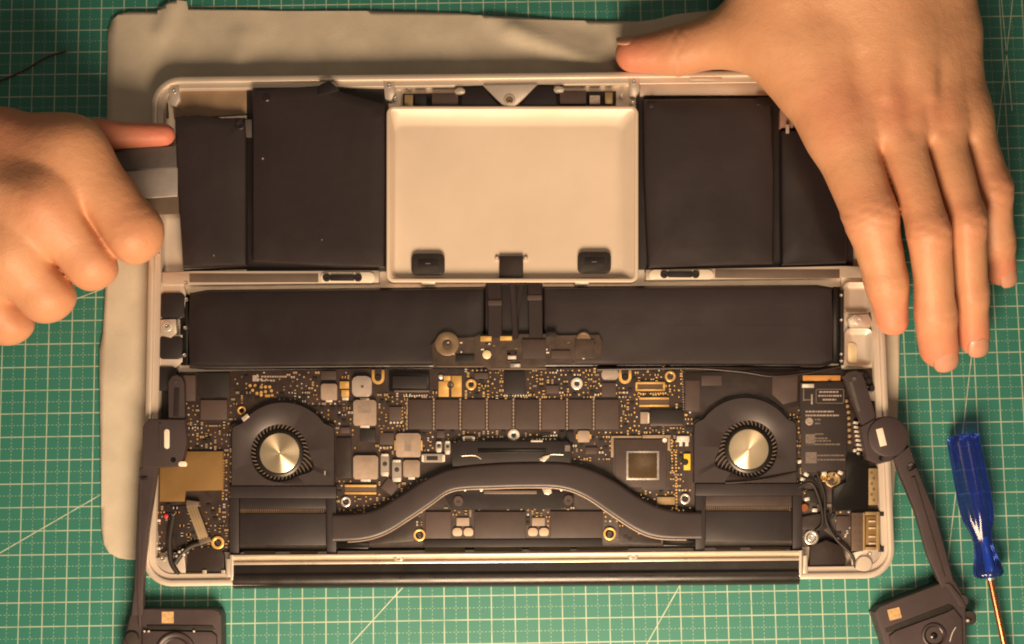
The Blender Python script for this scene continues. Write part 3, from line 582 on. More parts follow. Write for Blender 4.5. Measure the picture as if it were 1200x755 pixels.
# lower strip under the heat pipe
for a in ((498.6, 600, 528.5, 631), (556, 600, 616, 631), (645, 599.5, 706, 630.5)): comp('memory_chip', *a, 1.1, CHIP, .2)
for cu in (542.5, 631):
    comp('tan_chip', cu - 7.5, 607, cu + 7.5, 616.5, .9, INDUCT, .15)
    for du in (-6.5, 6.5): comp('pillow_capacitor', cu + du - 5.5, 619, cu + du + 5.5, 628.5, 1.2, mat('pale_capacitor', (0.50, 0.38, 0.28), 0.5, 0.1, 0.1, 300), .5, r=3)
poly('board_lip', [(496, 632.5), (706, 631.5), (706, 641), (496, 641.5)], 4.3, 6.6, BLACK, lb, .3)
poly('cover_flap', [(430, 628), (492, 606), (492, 618), (484, 634), (430, 638)], ZB, ZB + .3, TAPE, lb, .1)
poly('cover_flap', [(724, 606), (740, 620), (775, 632), (775, 637), (726, 637)], ZB, ZB + .3, TAPE, lb, .1)
# brass shield with L outline (left) and parts near it
poly('shield', [(216, 529), (261.5, 529), (261.5, 575), (217, 575), (217, 588), (187, 588), (187, 546), (216, 546)], ZB, ZB + 1.3, SHIELD, lb, .25); OCC.append((186, 528, 263, 589))
rib = thing('flat_cable_clip', 234, 613, 6, 'pale metallic flat cable clip slanting below the brass shield', 'cable')
ribbon('strip', [(224, 591, 7.3), (231, 610, 8.2), (240, 634, 7.4)], 12, .5, mat('pale_foil', (0.36, 0.29, 0.20), 0.35, 0.4, 0.1, 200), rib)
for du in (-3.5, 0, 3.5): ribbon('ridge', [(224 + du, 592, 7.9), (231 + du, 610, 8.8), (240 + du, 633, 8.0)], 1.4, .3, mat('brass_clip', (0.40, 0.29, 0.15)), rib)
box('end_clip', 218, 587, 233, 593, 6.8, 8.6, mat('brown_metal', (0.17, 0.13, 0.105)), rib, .3, rot=8); box('end_clip', 233, 631, 247, 637, 6.8, 8.4, mat('brown_metal', (0.17, 0.13, 0.105)), rib, .3, rot=-20)
poly('flex_cover', [(198, 594), (222, 592), (234, 632), (206, 640)], ZB, ZB + .5, TAPE, lb, .2)
lathe('red_dot', 194.3, 605, [(2.6, ZB), (2.4, ZB + .8), (1, ZB + 1), (0, ZB + 1)], REDDOT, lb, 12)
for (u, v) in ((179, 601), (202, 604), (186, 610), (177, 652), (186, 643)): lathe('solder_blob', u, v, [(2, ZB), (1.7, ZB + .5), (0, ZB + .7)], TIN, lb, 8)
comp('tan_chip', 175.5, 622, 180.5, 631, 1, TIN)
# printed code on the left of the board and via field
box('printed_label', 296, 440, 303.5, 447, ZB, ZB + .04, PRINT, lb, 0)
for v, u1 in ((440.6, 336), (445.2, 322)):
    u = 306
    while u < u1: w = random.uniform(1.2, 3); box('printed_dash', u, v, min(u + w, u1), v + 2.0, ZB, ZB + .04, PRINT, lb, 0); u += w + .8
GOLD_DOTS = [(293, 452), (299, 452), (296, 457.5), (301, 461), (306, 453.5), (311, 453.5), (316, 453.5), (318, 458), (306, 460), (311, 459), (312, 464), (319, 463.5), (306, 463), (315, 464), (804, 486)]
for (u, v) in GOLD_DOTS: lathe('gold_dot', u, v, [(1.9, ZB), (1.8, ZB + .15), (0, ZB + .2)], GOLD, lb, 8)
# thousands of parts a few pixels wide
def passives():
    bm = bmesh.new(); occ = OCC
    mats = [CAPBODY, TIN, GOLD, CHIP_D, mat('dull_solder', (0.34, 0.26, 0.19)), PRINT_D]
    def free(u, v, r=1.5): return not any(a - r < u < c + r and b2 - r < v < d + r for a, b2, c, d in occ)
    def b_(u0, v0, u1, v1, z1, mi): add_poly(bm, rectpts(u0, v0, u1, v1, ZB + z1), ZB - .02, ZB + z1, 0, bottom=False, mi=mi)
    zones = [(276, 436, 372, 470, 26, .3), (340, 436, 412, 500, 70, .55), (395, 462, 415, 532, 30, .5), (441, 462, 476, 532, 80, .7), (441, 505, 560, 530, 60, .6), (395, 562, 445, 600, 110, .95), (442, 560, 500, 590, 40, .7),
             (475, 461, 730, 468, 150, .75), (545, 433, 592, 466, 70, .75), (615, 433, 705, 466, 110, .75), (505, 504, 660, 516, 70, .5), (660, 504, 718, 540, 60, .5), (700, 445, 728, 468, 50, .7), (723, 455, 750, 512, 130, .9),
             (740, 432, 806, 466, 120, .85), (745, 476, 812, 512, 100, .8), (784, 510, 800, 600, 90, .9), (748, 574, 812, 602, 110, .95), (206, 466, 272, 530, 150, .6), (262, 470, 276, 580, 60, .75), (176, 590, 264, 650, 70, .5), (242, 580, 270, 640, 70, .7),
             (528, 598, 556, 620, 60, .9), (616, 598, 646, 620, 60, .9), (486, 595, 500, 620, 14, .6), (704, 596, 740, 612, 30, .6), (728, 612, 775, 634, 14, .5), (520, 596, 676, 601, 60, .6), (926, 478, 940, 600, 30, .8), (455, 455, 480, 508, 60, .7)]
    for (u0, v0, u1, v1, cnt, gold) in zones:
        for _ in range(int(cnt * 1.6)):
            for _try in range(6):
                u, v = random.uniform(u0, u1), random.uniform(v0, v1)
                u, v = round(u / 2.6) * 2.6, round(v / 2.6) * 2.6
                if free(u, v): break
            else: continue
            k = random.random(); hz = random.random() < .5
            occ.append((u - 1.2, v - 1.2, u + 1.2, v + 1.2))
            mm = 2 if random.random() < gold else (1 if random.random() < .5 else 4)
            if k < .52:                                            # pad pair or via
                s = random.uniform(.55, .95); b_(u - s, v - s, u + s, v + s, .12, mm)
            elif k < .9:                                           # chip capacitor with two ends
                L, B = random.uniform(1.8, 2.8), random.uniform(.8, 1.4)
                if hz: b_(u - L * .6, v - B, u + L * .6, v + B, .5, 0 if random.random() < .6 else 3); b_(u - L, v - B, u - L * .55, v + B, .55, mm); b_(u + L * .55, v - B, u + L, v + B, .55, mm)
                else: b_(u - B, v - L * .6, u + B, v + L * .6, .5, 0 if random.random() < .6 else 3); b_(u - B, v - L, u + B, v - L * .55, .55, mm); b_(u - B, v + L * .55, u + B, v + L, .55, mm)
            else: b_(u - 2.4, v - 1.8, u + 2.4, v + 1.8, .6, 3)
    # regular contact rows
    def row(u0, v0, u1, v1, n, s, mi):
        for k in range(n):
            t = k / (n - 1); u = u0 + (u1 - u0) * t; v = v0 + (v1 - v0) * t; b_(u - s, v - s, u + s, v + s, .3, mi)
    row(474, 464.5, 500, 463.5, 10, .8, 1); row(704, 452, 722, 451.5, 8, 1.0, 1); row(704, 461.5, 722, 461, 8, 1.0, 2); row(458, 495.5, 470, 495.5, 4, 1.1, 1); row(637, 511, 652, 510.5, 6, .9, 1); row(446, 525, 458, 524.5, 4, 1.1, 1)
    row(591, 464, 620, 463.5, 10, .8, 1); row(800, 436, 801, 480, 16, .7, 4); row(262, 540, 261, 585, 14, .9, 2); row(792, 530, 793, 600, 20, .9, 2); row(787, 516, 788, 552, 11, .9, 2); row(183, 566, 184, 592, 8, .8, 1); row(471, 478, 471.5, 494, 5, 1, 2); row(748, 462, 780, 461, 12, .9, 2)
    ob = finish('surface_parts', bm, mats, lb, False); ob['kind'] = 'stuff'
passives()

#%% ------------------------------------------------------------------ fans
def fan(label, cu, cv, flip, ou0, ou1, top, vb, du0, du1, dv0, dv1):
    """blower: housing with an arched top and round opening, impeller, brushed hub, outlet duct with a fin window"""
    t = thing('cooling_fan', cu, cv, 4.2, label, 'fan', 'laptop cooling fans')
    ZT = 9.0; s = 1 if not flip else -1
    # housing outline
    R = cv - top; half = (ou1 - ou0) / 2; mc = (ou0 + ou1) / 2
    out = []
    a0 = math.acos(min(1, (half - 3) / R)) if R > half - 3 else 0.25
    for k in range(25):
        a = math.pi - 0.62 - k / 24 * (math.pi - 1.24); out.append((mc + R * 1.0 * math.cos(a), cv - R * math.sin(a)))
    yy = out[-1][1]
    out += [(ou1 - 1, yy + 4), (ou1, yy + 14), (ou1, vb), (ou0, vb), (ou0, yy + 14), (ou0 + 1, yy + 4)]
    # opening outline: circle plus a lobe
    def hole(n=64):
        q = []
        for k in range(n):
            a = 2 * math.pi * k / n; r = 33.5
            d = math.atan2(math.sin(a - math.radians(25 if not flip else 155)), math.cos(a - math.radians(25 if not flip else 155)))
            r += 9.5 * math.exp(-(d / .28) ** 2); q.append((cu + r * math.cos(a), cv + r * math.sin(a)))
        return q
    ho = hole(); N = len(ho); bm = bmesh.new()
    # resample the outer outline by angle
    def ray(a):
        best = None; dx, dy = math.cos(a), math.sin(a)
        for i in range(len(out)):
            (x1, y1), (x2, y2) = out[i], out[(i + 1) % len(out)]; ex, ey = x2 - x1, y2 - y1; den = dx * ey - dy * ex
            if abs(den) < 1e-9: continue
            tt = ((x1 - cu) * ey - (y1 - cv) * ex) / den; w = ((x1 - cu) * dy - (y1 - cv) * dx) / den
            if tt > 0 and -1e-6 <= w <= 1 + 1e-6 and (best is None or tt < best): best = tt
        return best
    NA = 128; angs = sorted([2 * math.pi * k / NA for k in range(NA)] + [math.atan2(y - cv, x - cu) % (2 * math.pi) for x, y in ((ou1, vb), (ou0, vb))])
    hp = hole(NA * 2)
    def hr(a):
        d = math.atan2(math.sin(a - math.radians(25 if not flip else 155)), math.cos(a - math.radians(25 if not flip else 155))); return 33.5 + 9.5 * math.exp(-(d / .28) ** 2)
    def ringv(fr, z): return [bm.verts.new((*W(cu + fr(a) * math.cos(a), cv + fr(a) * math.sin(a), ZT).to_2d(), z / 1000)) for a in angs]
    rs = [ringv(lambda a: ray(a), 4.2), ringv(lambda a: ray(a), ZT - .4), ringv(lambda a: ray(a) - 1.0, ZT), ringv(lambda a: hr(a) + 1.0, ZT), ringv(lambda a: hr(a), ZT - .3), ringv(lambda a: hr(a), ZT - 1.2)]
    for A, B in zip(rs, rs[1:]):
        for k in range(len(A)): bm.faces.new((A[k], A[(k + 1) % len(A)], B[(k + 1) % len(A)], B[k]))
    finish('housing', bm, FANM, t, True, 40)
    lathe('well', cu, cv, [(45, 5.2), (0, 5.2)], FAN_D, t, 32)
    # impeller: swept blades
    bm = bmesh.new(); nb = 41
    for k in range(nb):
        a = 2 * math.pi * k / nb; pr = []
        for j in range(4):
            r = 25 + 19 * j / 3; aa = a + s * 0.30 * (j / 3) ** 1.2
            pr.append((cu + r * math.cos(aa), cv + r * math.sin(aa)))
        for (p, q) in zip(pr, pr[1:]):
            P, Q = W(*p, 7.6), W(*q, 7.6); d = (Q - P).normalized(); nn = Vector((-d.y, d.x, 0)) * 0.00022
            add_poly(bm, [(P + nn).to_2d(), (Q + nn).to_2d(), (Q - nn).to_2d(), (P - nn).to_2d()], 5.6, 7.7, 0, bottom=False)
    ob = finish('impeller_blades', bm, mat('blade_plastic', (0.13, 0.10, 0.08), 0.35, 0, 0.1, 90), t, False); ob['kind'] = 'stuff'
    lathe('hub_skirt', cu, cv, [(28, 5.2), (28, 8.0), (26.5, 8.4), (23.5, 8.5), (23.3, 8.6)], FAN_D, t, 48)
    lathe('hub', cu, cv, [(23.4, 8.5), (23.2, 8.75), (22.4, 8.9), (1.6, 8.9), (1.2, 8.6), (0, 8.6)], HUBM, t, 64)
    # fixing ears
    for e in ((ou0 + 5, yy + 6), (ou1 - 5, yy + 6)): lathe('ear', e[0], e[1], [(6, 4.5), (6, 7.8), (5.4, 8.1), (0, 8.1)], FANM, t, 18)
    # outlet duct: a frame of four bars with a fin stack inside
    w = 11
    box('duct_top', du0, dv0, du1, dv0 + 14, 4.2, 8.6, DUCT, t, .3)
    for a in ((du0, dv0 + 14, du0 + w, dv1), (du1 - w, dv0 + 14, du1, dv1)): box('duct_side', *a, 4.2, 8.4, DUCT, t, .3)
    box('duct_panel', du0 + w + 1, dv0 + 32, du1 - w - 1, dv1 - 11, 4.2, 7.4, DUCT2, t, .25)
    box('duct_ledge', du0 + w + 1, dv0 + 14.2, du1 - w - 1, dv0 + 26, 4.2, 7.2, DUCT2 if not flip else CHIP, t, .3)
    box('duct_foot', du0 + w + 1, dv1 - 10, du1 - w - 1, dv1 - 4, 4.2, 5.6, FAN_D, t, .2)
    bm = bmesh.new(); u = du0 + w + 2
    while u < du1 - w - 3: add_poly(bm, rectpts(u, dv0 + 26.5, u + .9, dv0 + 31.5, 7.0), 4.2, 7.0, 0, bottom=False); u += 2.3
    ob = finish('cooling_fins', bm, FINS, t, False); ob['kind'] = 'stuff'
    return t
def hub_material():
    m = mat('brushed_hub', (0.80, 0.68, 0.48), 0.34, 0.85, 0.04, 60, rvar=0.02); b = m.node_tree.nodes['Principled BSDF']
    tn = m.node_tree.nodes.new('ShaderNodeTangent'); tn.direction_type = 'RADIAL'; tn.axis = 'Z'
    m.node_tree.links.new(tn.outputs[0], b.inputs['Tangent']); b.inputs['Anisotropic'].default_value = 0.9; b.inputs['Anisotropic Rotation'].default_value = 0.25; return m
HUBM = hub_material()
f1 = fan('black blower fan with brushed hub beside the brass shield', 327.5, 531, False, 271, 392, 471, 569, 269, 394, 570, 650)
box('corner_clip', 283, 487, 292, 492, 8, 9.3, ALU_BRIGHT, f1, .2, rot=-38); box('scratch_tag', 380, 552, 381.5, 557, 9.0, 9.1, PRINT, f1, 0)
f2 = fan('black blower fan with brushed hub beside the printed card on the right', 877.5, 526.5, True, 813, 934, 465.5, 566, 815, 940, 567, 645)
poly('fan_tape', [(800, 437), (936, 433), (936, 476), (918, 480), (900, 466), (875, 461), (850, 464), (830, 476), (820, 484), (803, 482)], 6.0, 6.6, TAPE, lb, .2)
poly('fan_tape_panel', [(803, 446), (820, 446), (820, 481), (803, 481)], 6.6, 6.8, CHIP, lb, .1); poly('fan_tape_panel', [(905, 440), (935, 438), (934, 470), (918, 474), (905, 462)], 6.6, 6.9, CHIP, lb, .1)

# ------------------------------------------------------------------ heat pipe
hp = thing('heat_pipe', 605, 575, 6.2, 'curved dark flat heat pipe arching between the two fans', 'heat pipe')
TOPE = [(390, 603), (415, 602), (440, 597), (470, 580), (500, 561), (530, 549), (570, 544), (615, 542), (660, 542.5), (690, 549), (720, 563), (745, 580), (770, 593), (795, 599), (822, 600)]
BOTE = [(390, 635), (425, 633), (452, 625), (480, 608), (505, 591), (525, 577), (545, 573), (575, 572), (610, 571), (655, 572), (685, 582), (718, 604), (748, 623), (775, 631), (822, 632)]
def resample(p, n):
    P = smooth_path([Vector((a, b2, 0)) for a, b2 in p], 10); L = [0]
    for a, b2 in zip(P, P[1:]): L.append(L[-1] + (b2 - a).length)
    out = []; j = 0
    for k in range(n):
        d = L[-1] * k / (n - 1)
        while j < len(L) - 2 and L[j + 1] < d: j += 1
        t = (d - L[j]) / max(1e-9, L[j + 1] - L[j]); out.append(P[j].lerp(P[j + 1], t))
    return out
TA, BA = resample(TOPE, 80), resample(BOTE, 80); bm = bmesh.new(); rows = []
for a, b2 in zip(TA, BA):
    r = []
    for t, z in ((0, 7.4), (0, 9.1), (.012, 9.5), (.04, 9.75), (.12, 9.88), (.5, 9.95), (.88, 9.88), (.96, 9.75), (.988, 9.5), (1, 9.1), (1, 7.4)):
        q = a.lerp(b2, t); p = W(q.x, q.y, 9.5); r.append(bm.verts.new((p.x, p.y, z / 1000)))
    rows.append(r)
for A, B in zip(rows, rows[1:]):
    for k in range(11): bm.faces.new((A[k], A[(k + 1) % 11], B[(k + 1) % 11], B[k]))
bm.faces.new(rows[0]); bm.faces.new(rows[-1][::-1]); finish('pipe', bm, PIPE, hp, True, 50)
edge = [W(q.x, q.y + .9, 9.2) for q in BA][3:-3]; tube('bright_edge', edge, 0.00032, mat('edge_metal', (0.75, 0.6, 0.48), 0.3, 0.8, 0.05, 100), hp, 6)
poly('cold_plate', [(528, 520), (540, 517), (665, 517), (672, 524), (668, 545), (640, 545), (530, 547)], 6.9, 9.0, BLACK, hp, .4)
poly('cold_plate', [(520, 580), (530, 576), (560, 574), (660, 573), (672, 580), (672, 594), (660, 596), (530, 598)], 6.9, 8.6, BLACK, hp, .4)
box('spring_bar', 560, 526, 640, 531, 9.0, 9.5, BLACK_G, hp, .3); box('plate_edge', 622, 516, 636, 518, 8.4, 9.1, ALU, hp, .1); box('plate_strip', 567, 575, 629, 579, 8.4, 9.0, mat('brown_metal', (0.17, 0.13, 0.105)), hp, .2)
poly('retaining_clip', [(632, 540), (636, 535), (645, 533), (643, 537), (638, 541)], 8.8, 9.8, ALU_BRIGHT, hp, .2); poly('retaining_clip', [(635, 573), (646, 573), (647, 578), (642, 580), (638, 579)], 8.4, 9.4, ALU_BRIGHT, hp, .3)
cable('spring_wire', [(632, 538, 9.2), (645, 533, 9.2), (660, 533, 9.2)], .25, ALU_BRIGHT, hp); cable('spring_wire', [(541, 534.5, 9.1), (556, 534, 9.1), (564, 538, 9.1)], .25, ALU_BRIGHT, hp)
for (u, v) in ((537, 587), (666, 586)): lathe('plate_screw', u, v, [(6.5, 8.4), (6.3, 9.0), (5.2, 9.4), (2, 9.4), (1.6, 9.0), (0, 9.0)], CHIP, hp, 18)
box('plate_mark', 662, 522, 668, 529, 9.0, 9.05, PRINT_D, hp, 0)
for (u, v) in ((545, 573.5), (564, 574), (658, 573.5)): lathe('solder_blob', u, v, [(2.6, 8.4), (2, 9.1), (0, 9.3)], TIN, hp, 8)
box('pipe_tail', 390, 636, 432, 643, 4.3, 6.8, BLACK_G, hp, .3); box('pipe_tail', 777, 633, 822, 640, 4.3, 6.8, BLACK_G, hp, .3)

#%% ------------------------------------------------------------------ input/output board on the right
io = thing('connector_board', 975, 520, 4.2, 'small side circuit board with dark printed card and port connectors', 'circuit board')
poly('board', [(937, 434), (1026, 432), (1034, 560), (1036, 645), (996, 646), (940, 600)], 4.2, 5.8, PCB, io, .15)
card = poly('printed_card', [(937, 449), (990, 447), (993, 551), (939, 554)], 5.8, 7.2, mat('card_black', (0.0275, 0.0199, 0.0193), 0.42, 0, 0.12, 90), io, .2)
for (a, b2, c, d) in ((956, 456, 989, 456.8), (956, 472.2, 989, 473), (956, 456, 956.8, 473), (988.2, 456, 989, 473)): box('printed_line', a, b2, c, d, 7.2, 7.23, PRINT_D, card, 0)
def dashes(u0, u1, v, h, mm):
    u = u0
    while u < u1 - 1: w = random.uniform(1.4, 4); box('printed_dash', u, v, min(u + w, u1), v + h, 7.2, 7.23, mm, card, 0); u += w + random.uniform(.5, 1.1)
for u0, u1, v in ((960, 984, 458.5), (959, 986, 463), (964, 980, 467.5), (944, 977, 481.5), (944, 983, 486)): dashes(u0, u1, v, 2.0, PRINT)
for u0, u1, v in ((955, 962, 491), (955, 961, 495.5), (955, 965, 508), (955, 970, 513), (955, 974, 516), (944, 985, 520), (958, 990, 533), (958, 990, 538)): dashes(u0, u1, v, 1.8, PRINT_D)
ring('printed_emblem', 948.5, 494, 4.8, 1.8, 7.2, 7.24, PRINT, card); box('printed_block', 944, 509, 955, 521, 7.2, 7.23, PRINT_D, card, 0); box('printed_block', 944, 530, 957, 543, 7.2, 7.23, PRINT_D, card, 0)
box('amber_strip', 941, 440, 985, 446.5, 5.8, 6.6, ORANGE, io, .15)
for a, mm in (((940, 450, 954, 454.5, 7.2, 8.0), TIN), ((941, 456, 942.5, 470, 7.2, 7.3), PRINT_D), ((950.5, 462, 952.5, 474, 7.2, 7.3), PRINT), ((942, 468, 950, 469.4, 7.2, 7.3), PRINT_D), ((970, 448, 974, 451, 7.2, 7.9), CHIP_D)): box('card_pad', *a, mm, io, .1)
for k, (u, v) in enumerate([(992, 470), (993.5, 476), (994.5, 483), (995, 490), (995.5, 497), (995.5, 504), (996, 511), (996, 518)]): lathe('contact', u, v, [(2.2, 5.8), (2, 6.6), (0, 6.8)], mat('brass_clip', (0.40, 0.29, 0.15)), io, 10)
for k in range(7): box('contact_blade', 1000 + k * .7, 494 + k * 5.2, 1006 + k * 1.2, 497 + k * 5.2, 6, 7.6, ALU_BRIGHT, io, .2, rot=8)
for (u, v) in ((1002, 528), (1006, 532), (1012, 535)): lathe('solder_blob', u, v, [(2.4, 6), (2, 7), (0, 7.2)], TIN, io, 8)
poly('black_cover', [(992, 534), (1018, 534), (1018, 597), (976, 599), (976, 572), (992, 566)], 5.8, 8.0, BLACK_G, io, .3)
c = box('edge_connector', 1017, 549, 1029, 592, 5.8, 7.6, mat('brass_clip', (0.40, 0.29, 0.15)), io, .2)
for k in range(6): lathe('connector_hole', 1023 + (k % 2) * 2.6 - 1.3, 554 + k * 6.4, [(1.6, 7.6), (1.3, 7.8), (0, 7.4)], CHIP, c, 8)
p1 = box('port_body', 998, 601, 1012, 646, 5.8, 8.2, mat('connector_body', (0.0947, 0.0622, 0.0426)), io, .3)
for k in range(4):
    for j in range(2): lathe('port_hole', 1002.5 + j * 5, 606 + k * 9, [(1.1, 8.2), (1, 8.25), (0, 8.0)], CHIP_D, p1, 8)
pf = bmesh.new()
for a in ((1011, 601, 1014, 645), (1027, 600, 1031, 645), (1014, 600, 1027, 604), (1014, 641, 1027, 645)): add_poly(pf, rectpts(*a, 8.2), 5.8, 8.2, .2)
pfr = finish('port_frame', pf, mat('brass_clip', (0.40, 0.29, 0.15)), io)
box('port_tongue', 1014.5, 605, 1026.5, 640, 5.8, 7.0, SHIELD, io, .2)
for v in (610, 618, 628, 636): box('port_contact', 1018, v, 1026, v + 2, 7, 7.5, ALU, pfr, .1)
for a in ((1028, 600, 1036, 605), (1030, 640, 1036, 647)): box('port_ear', *a, 5.8, 8.0, BLACK, io, .2)
rr_ = ring('mounting_ring', 951, 630, 8.4, 5.2, 5.8, 7.0, STEEL, io, 24); screw(951, 630, 4.8, 6.4, rr_)
poly('hinge_plate', [(950, 640), (968, 633), (986, 640), (992, 655), (988, 673), (948, 676)], 5.0, 6.6, TAPE, io, .3)
for (u, v) in ((938, 541), (941, 562), (945, 556), (966, 555), (985, 554), (946, 585), (955, 598)): box('solder_lump', u - 3.2, v - 2.2, u + 3.2, v + 2.2, 5.6, 7.2, TIN, io, .5, rot=random.uniform(-40, 40))
ring('cable_eye', 976, 562, 9, 6.2, 5.8, 7.0, mat('brass_clip', (0.40, 0.29, 0.15)), io); ring('cable_eye', 966, 560, 5, 2.5, 5.8, 7.0, GOLD, io)
lathe('copper_post', 943, 595, [(5, 5.8), (5, 7.4), (4, 7.8), (0, 7.8)], mat('copper_post', (0.35, 0.12, 0.05), 0.35, .6, .1, 100), io, 16)
box('small_chip', 944, 575, 960, 590, 5.8, 6.8, CHIP_D, io, .2); box('small_chip', 980, 605, 995, 622, 5.8, 6.6, CHIP, io, .2)
for k in range(16):
    u, v = random.uniform(976, 996), random.uniform(600, 640); box('solder_pad', u - 1, v - .8, u + 1, v + .8, 5.8, 6.1, random.choice([TIN, GOLD, CAPBODY]), io, 0)
for k in range(14):
    u, v = random.uniform(1005, 1022), random.uniform(438, 480); box('solder_pad', u - 1.6, v - 1.2, u + 1.6, v + 1.2, 5.8, 6.5, random.choice([TIN, CHIP, CHIP_D]), io, .1)
for (u, v) in ((1013, 441), (1017, 447), (1022, 455)): lathe('post', u, v, [(4, 5.8), (4, 7.4), (3, 7.8), (0, 7.8)], BLACK, io, 14)
box('silver_socket', 1017, 458, 1027, 470, 5.8, 7.0, ALU, io, .3)
for k in range(26):
    u, v = random.uniform(938, 990), random.uniform(553, 625)
    if 942 < u < 962 and 618 < v: continue
    w = random.uniform(1.2, 3.2); box('small_part', u - w, v - w * .7, u + w, v + w * .7, 5.8, 6.3 + random.random(), random.choice([CHIP, CHIP_D, CAPBODY, TIN, GOLD, PCB2]), io, .1, rot=random.choice([0, 0, 90, 25, -30]))
poly('flex_cover', [(938, 606), (972, 600), (974, 618), (962, 622), (940, 620)], 6.2, 7.4, TAPE, io, .2)
# cables
w1 = thing('cable_bundle', 970, 610, 6, 'black cables looping past the round screw at the lower right corner', 'cable')
cable('cable', [(958, 556, 8), (966, 580, 8.4), (968, 610, 8.4), (980, 632, 8), (998, 650, 7.6), (1001, 666, 7), (990, 673, 6.4)], .65, WIRE, w1)
cable('cable', [(935, 572, 8), (950, 566, 8.5), (960, 585, 8.3), (964, 612, 8.2), (956, 622, 7.6)], .7, WIRE, w1)
w2 = thing('black_cable', 205, 650, 5, 'thick black cable curving through the lower left corner of the case', 'cable')
cable('cable', [(203, 605, 7), (199, 630, 7.4), (200, 655, 7.2), (206, 668, 6.8), (214, 676, 6.2), (222, 676, 6)], 1.2, WIRE, w2)
cable('cable', [(205, 660, 7.2), (212, 650, 7.6), (224, 640, 7.4), (238, 636, 7)], 1.3, WIRE, w2)
for (u, v) in ((207, 652), (214, 645), (210, 647), (215, 650)): lathe('contact', u, v, [(2, 7.8), (1.7, 8.6), (0, 8.8)], TIN, w2, 8)
poly('hinge_plate', [(219, 650), (228, 642), (258, 640), (263, 652), (262, 680), (219, 681)], 4.6, 6.6, TAPE, lb, .3)
for u in (240, 262): box('plate_post', u - 3, 668, u + 2, 680, 5, 7.5, ALU_BRIGHT, case, .4)
box('gold_rail', 219, 671, 238, 676, 6.6, 7.0, mat('brass_clip', (0.40, 0.29, 0.15)), case, .15)
w3 = thing('antenna_cable', 880, 437, 8, 'thin dark cable running along the lower edge of the long right cell', 'cable')
cable('cable', [(700, 433, 7.2), (760, 432, 8), (820, 432, 8.4), (870, 436, 8.6), (905, 441, 8.6), (940, 438, 8.4), (985, 430, 8)], .6, TAPE, w3)
cable('cable', [(935, 553, 8.8), (905, 560, 9.6), (880, 564, 9.5), (850, 566, 9.4)], .55, TAPE, w3)

#%% ------------------------------------------------------------------ loudspeakers pulled out of the case
def slab(name, uvz, th, m, parent, bev=.6, segs=3):
    """plate whose top follows a height per corner (mm), th thick"""
    bm = bmesh.new(); top = [bm.verts.new(W(*q)) for q in uvz]; lo = [bm.verts.new((t.co.x, t.co.y, t.co.z - th / 1000)) for t in top]; n = len(top)
    f = bm.faces.new(top); bm.faces.new(lo[::-1])
    for i in range(n): bm.faces.new((lo[i], lo[(i + 1) % n], top[(i + 1) % n], top[i]))
    bmesh.ops.recalc_face_normals(bm, faces=bm.faces[:])
    bmesh.ops.bevel(bm, geom=list(f.edges), offset=bev / 1000, segments=segs, affect='EDGES', profile=.6, clamp_overlap=True)
    return finish(name, bm, m, parent, True, 35)
sp1 = thing('loudspeaker', 190, 640, 0, 'dark loudspeaker with straight arm hanging over the left edge of the case', 'loudspeaker', 'loudspeakers loosened from the case')
slab('mounting_tab', [(197, 492, 11.4), (197, 448, 10.8), (201, 441, 10.8), (207, 439, 10.8), (213, 442, 10.8), (216, 449, 10.8), (217, 492, 11.4)], 2.6, SPK, sp1, .5)
slab('tab_groove', [(203, 488, 11.62), (204, 455, 11.2), (210, 455, 11.2), (209, 488, 11.62)], .5, CHIP_D, sp1, .1); lathe('tab_hole', 207, 449, [(3.4, 10.8), (3.2, 11.05), (1.6, 11.05), (0, 10.9)], CHIP, sp1, 14)
bk = slab('arm_block', [(167, 500, 12.4), (174, 491, 12.4), (217, 491, 12.4), (219, 520, 12.4), (213, 546, 12.4), (166, 550, 12.4)], 4.0, SPK, sp1, .8)
box('slot_highlight', 192.5, 503, 198.5, 526, 12.4, 12.75, mat('off_white', (0.75, 0.68, 0.58), 0.4, 0, 0.05, 100), sp1, .15, r=2.8); lathe('block_hole', 203, 539, [(3.2, 12.4), (2.8, 12.55), (0, 12.5)], BLACK_G, sp1, 12)  # pale strip: the slot's highlight put into its colour
box('block_bead', 209, 541, 219, 547, 12.2, 12.8, mat('off_white', (0.75, 0.68, 0.58)), sp1, .25, r=2.5); slab('block_rib', [(186, 528, 12.9), (186, 496, 12.9), (189, 496, 12.9), (189, 528, 12.9)], .8, SPK, sp1, .2)
slab('arm', [(163, 548, 12.2), (185, 546, 12.2), (180, 580, 12.0), (174, 620, 11.8), (170, 660, 11.6), (168, 692, 11.3), (168, 722, 10.0), (153, 722, 10.0), (156.5, 692, 11.3), (159, 640, 11.7)], 3.0, SPK, sp1, .8)
slab('arm_rib', [(163.5, 560, 12.6), (167, 560, 12.6), (164, 690, 11.8), (166, 735, 10.4), (162.5, 735, 10.4), (160.5, 690, 11.8)], .8, SPK, sp1, .2); box('arm_notch', 165.5, 559, 172.5, 563, 12.0, 12.75, CHIP_D, sp1, .15)
slab('box', [(143, 752, 8.4), (148, 736, 8.8), (153, 719, 9.4), (168, 713, 9.6), (250, 713.5, 9.6), (257, 716, 9.6), (260, 723, 9.6), (261, 800, 9.6), (143, 800, 8.4)], 8.4, SPK, sp1, 1.0)
slab('front_step', [(166, 742, 10.6), (170, 739, 10.6), (248, 740, 10.6), (254, 745, 10.6), (256, 800, 10.6), (166, 800, 10.6)], 1.2, SPK, sp1, .7)
slab('step_groove', [(172, 733, 9.75), (249, 733, 9.75), (253, 739, 9.75), (172, 738, 9.75)], .5, CHIP_D, sp1, .15)
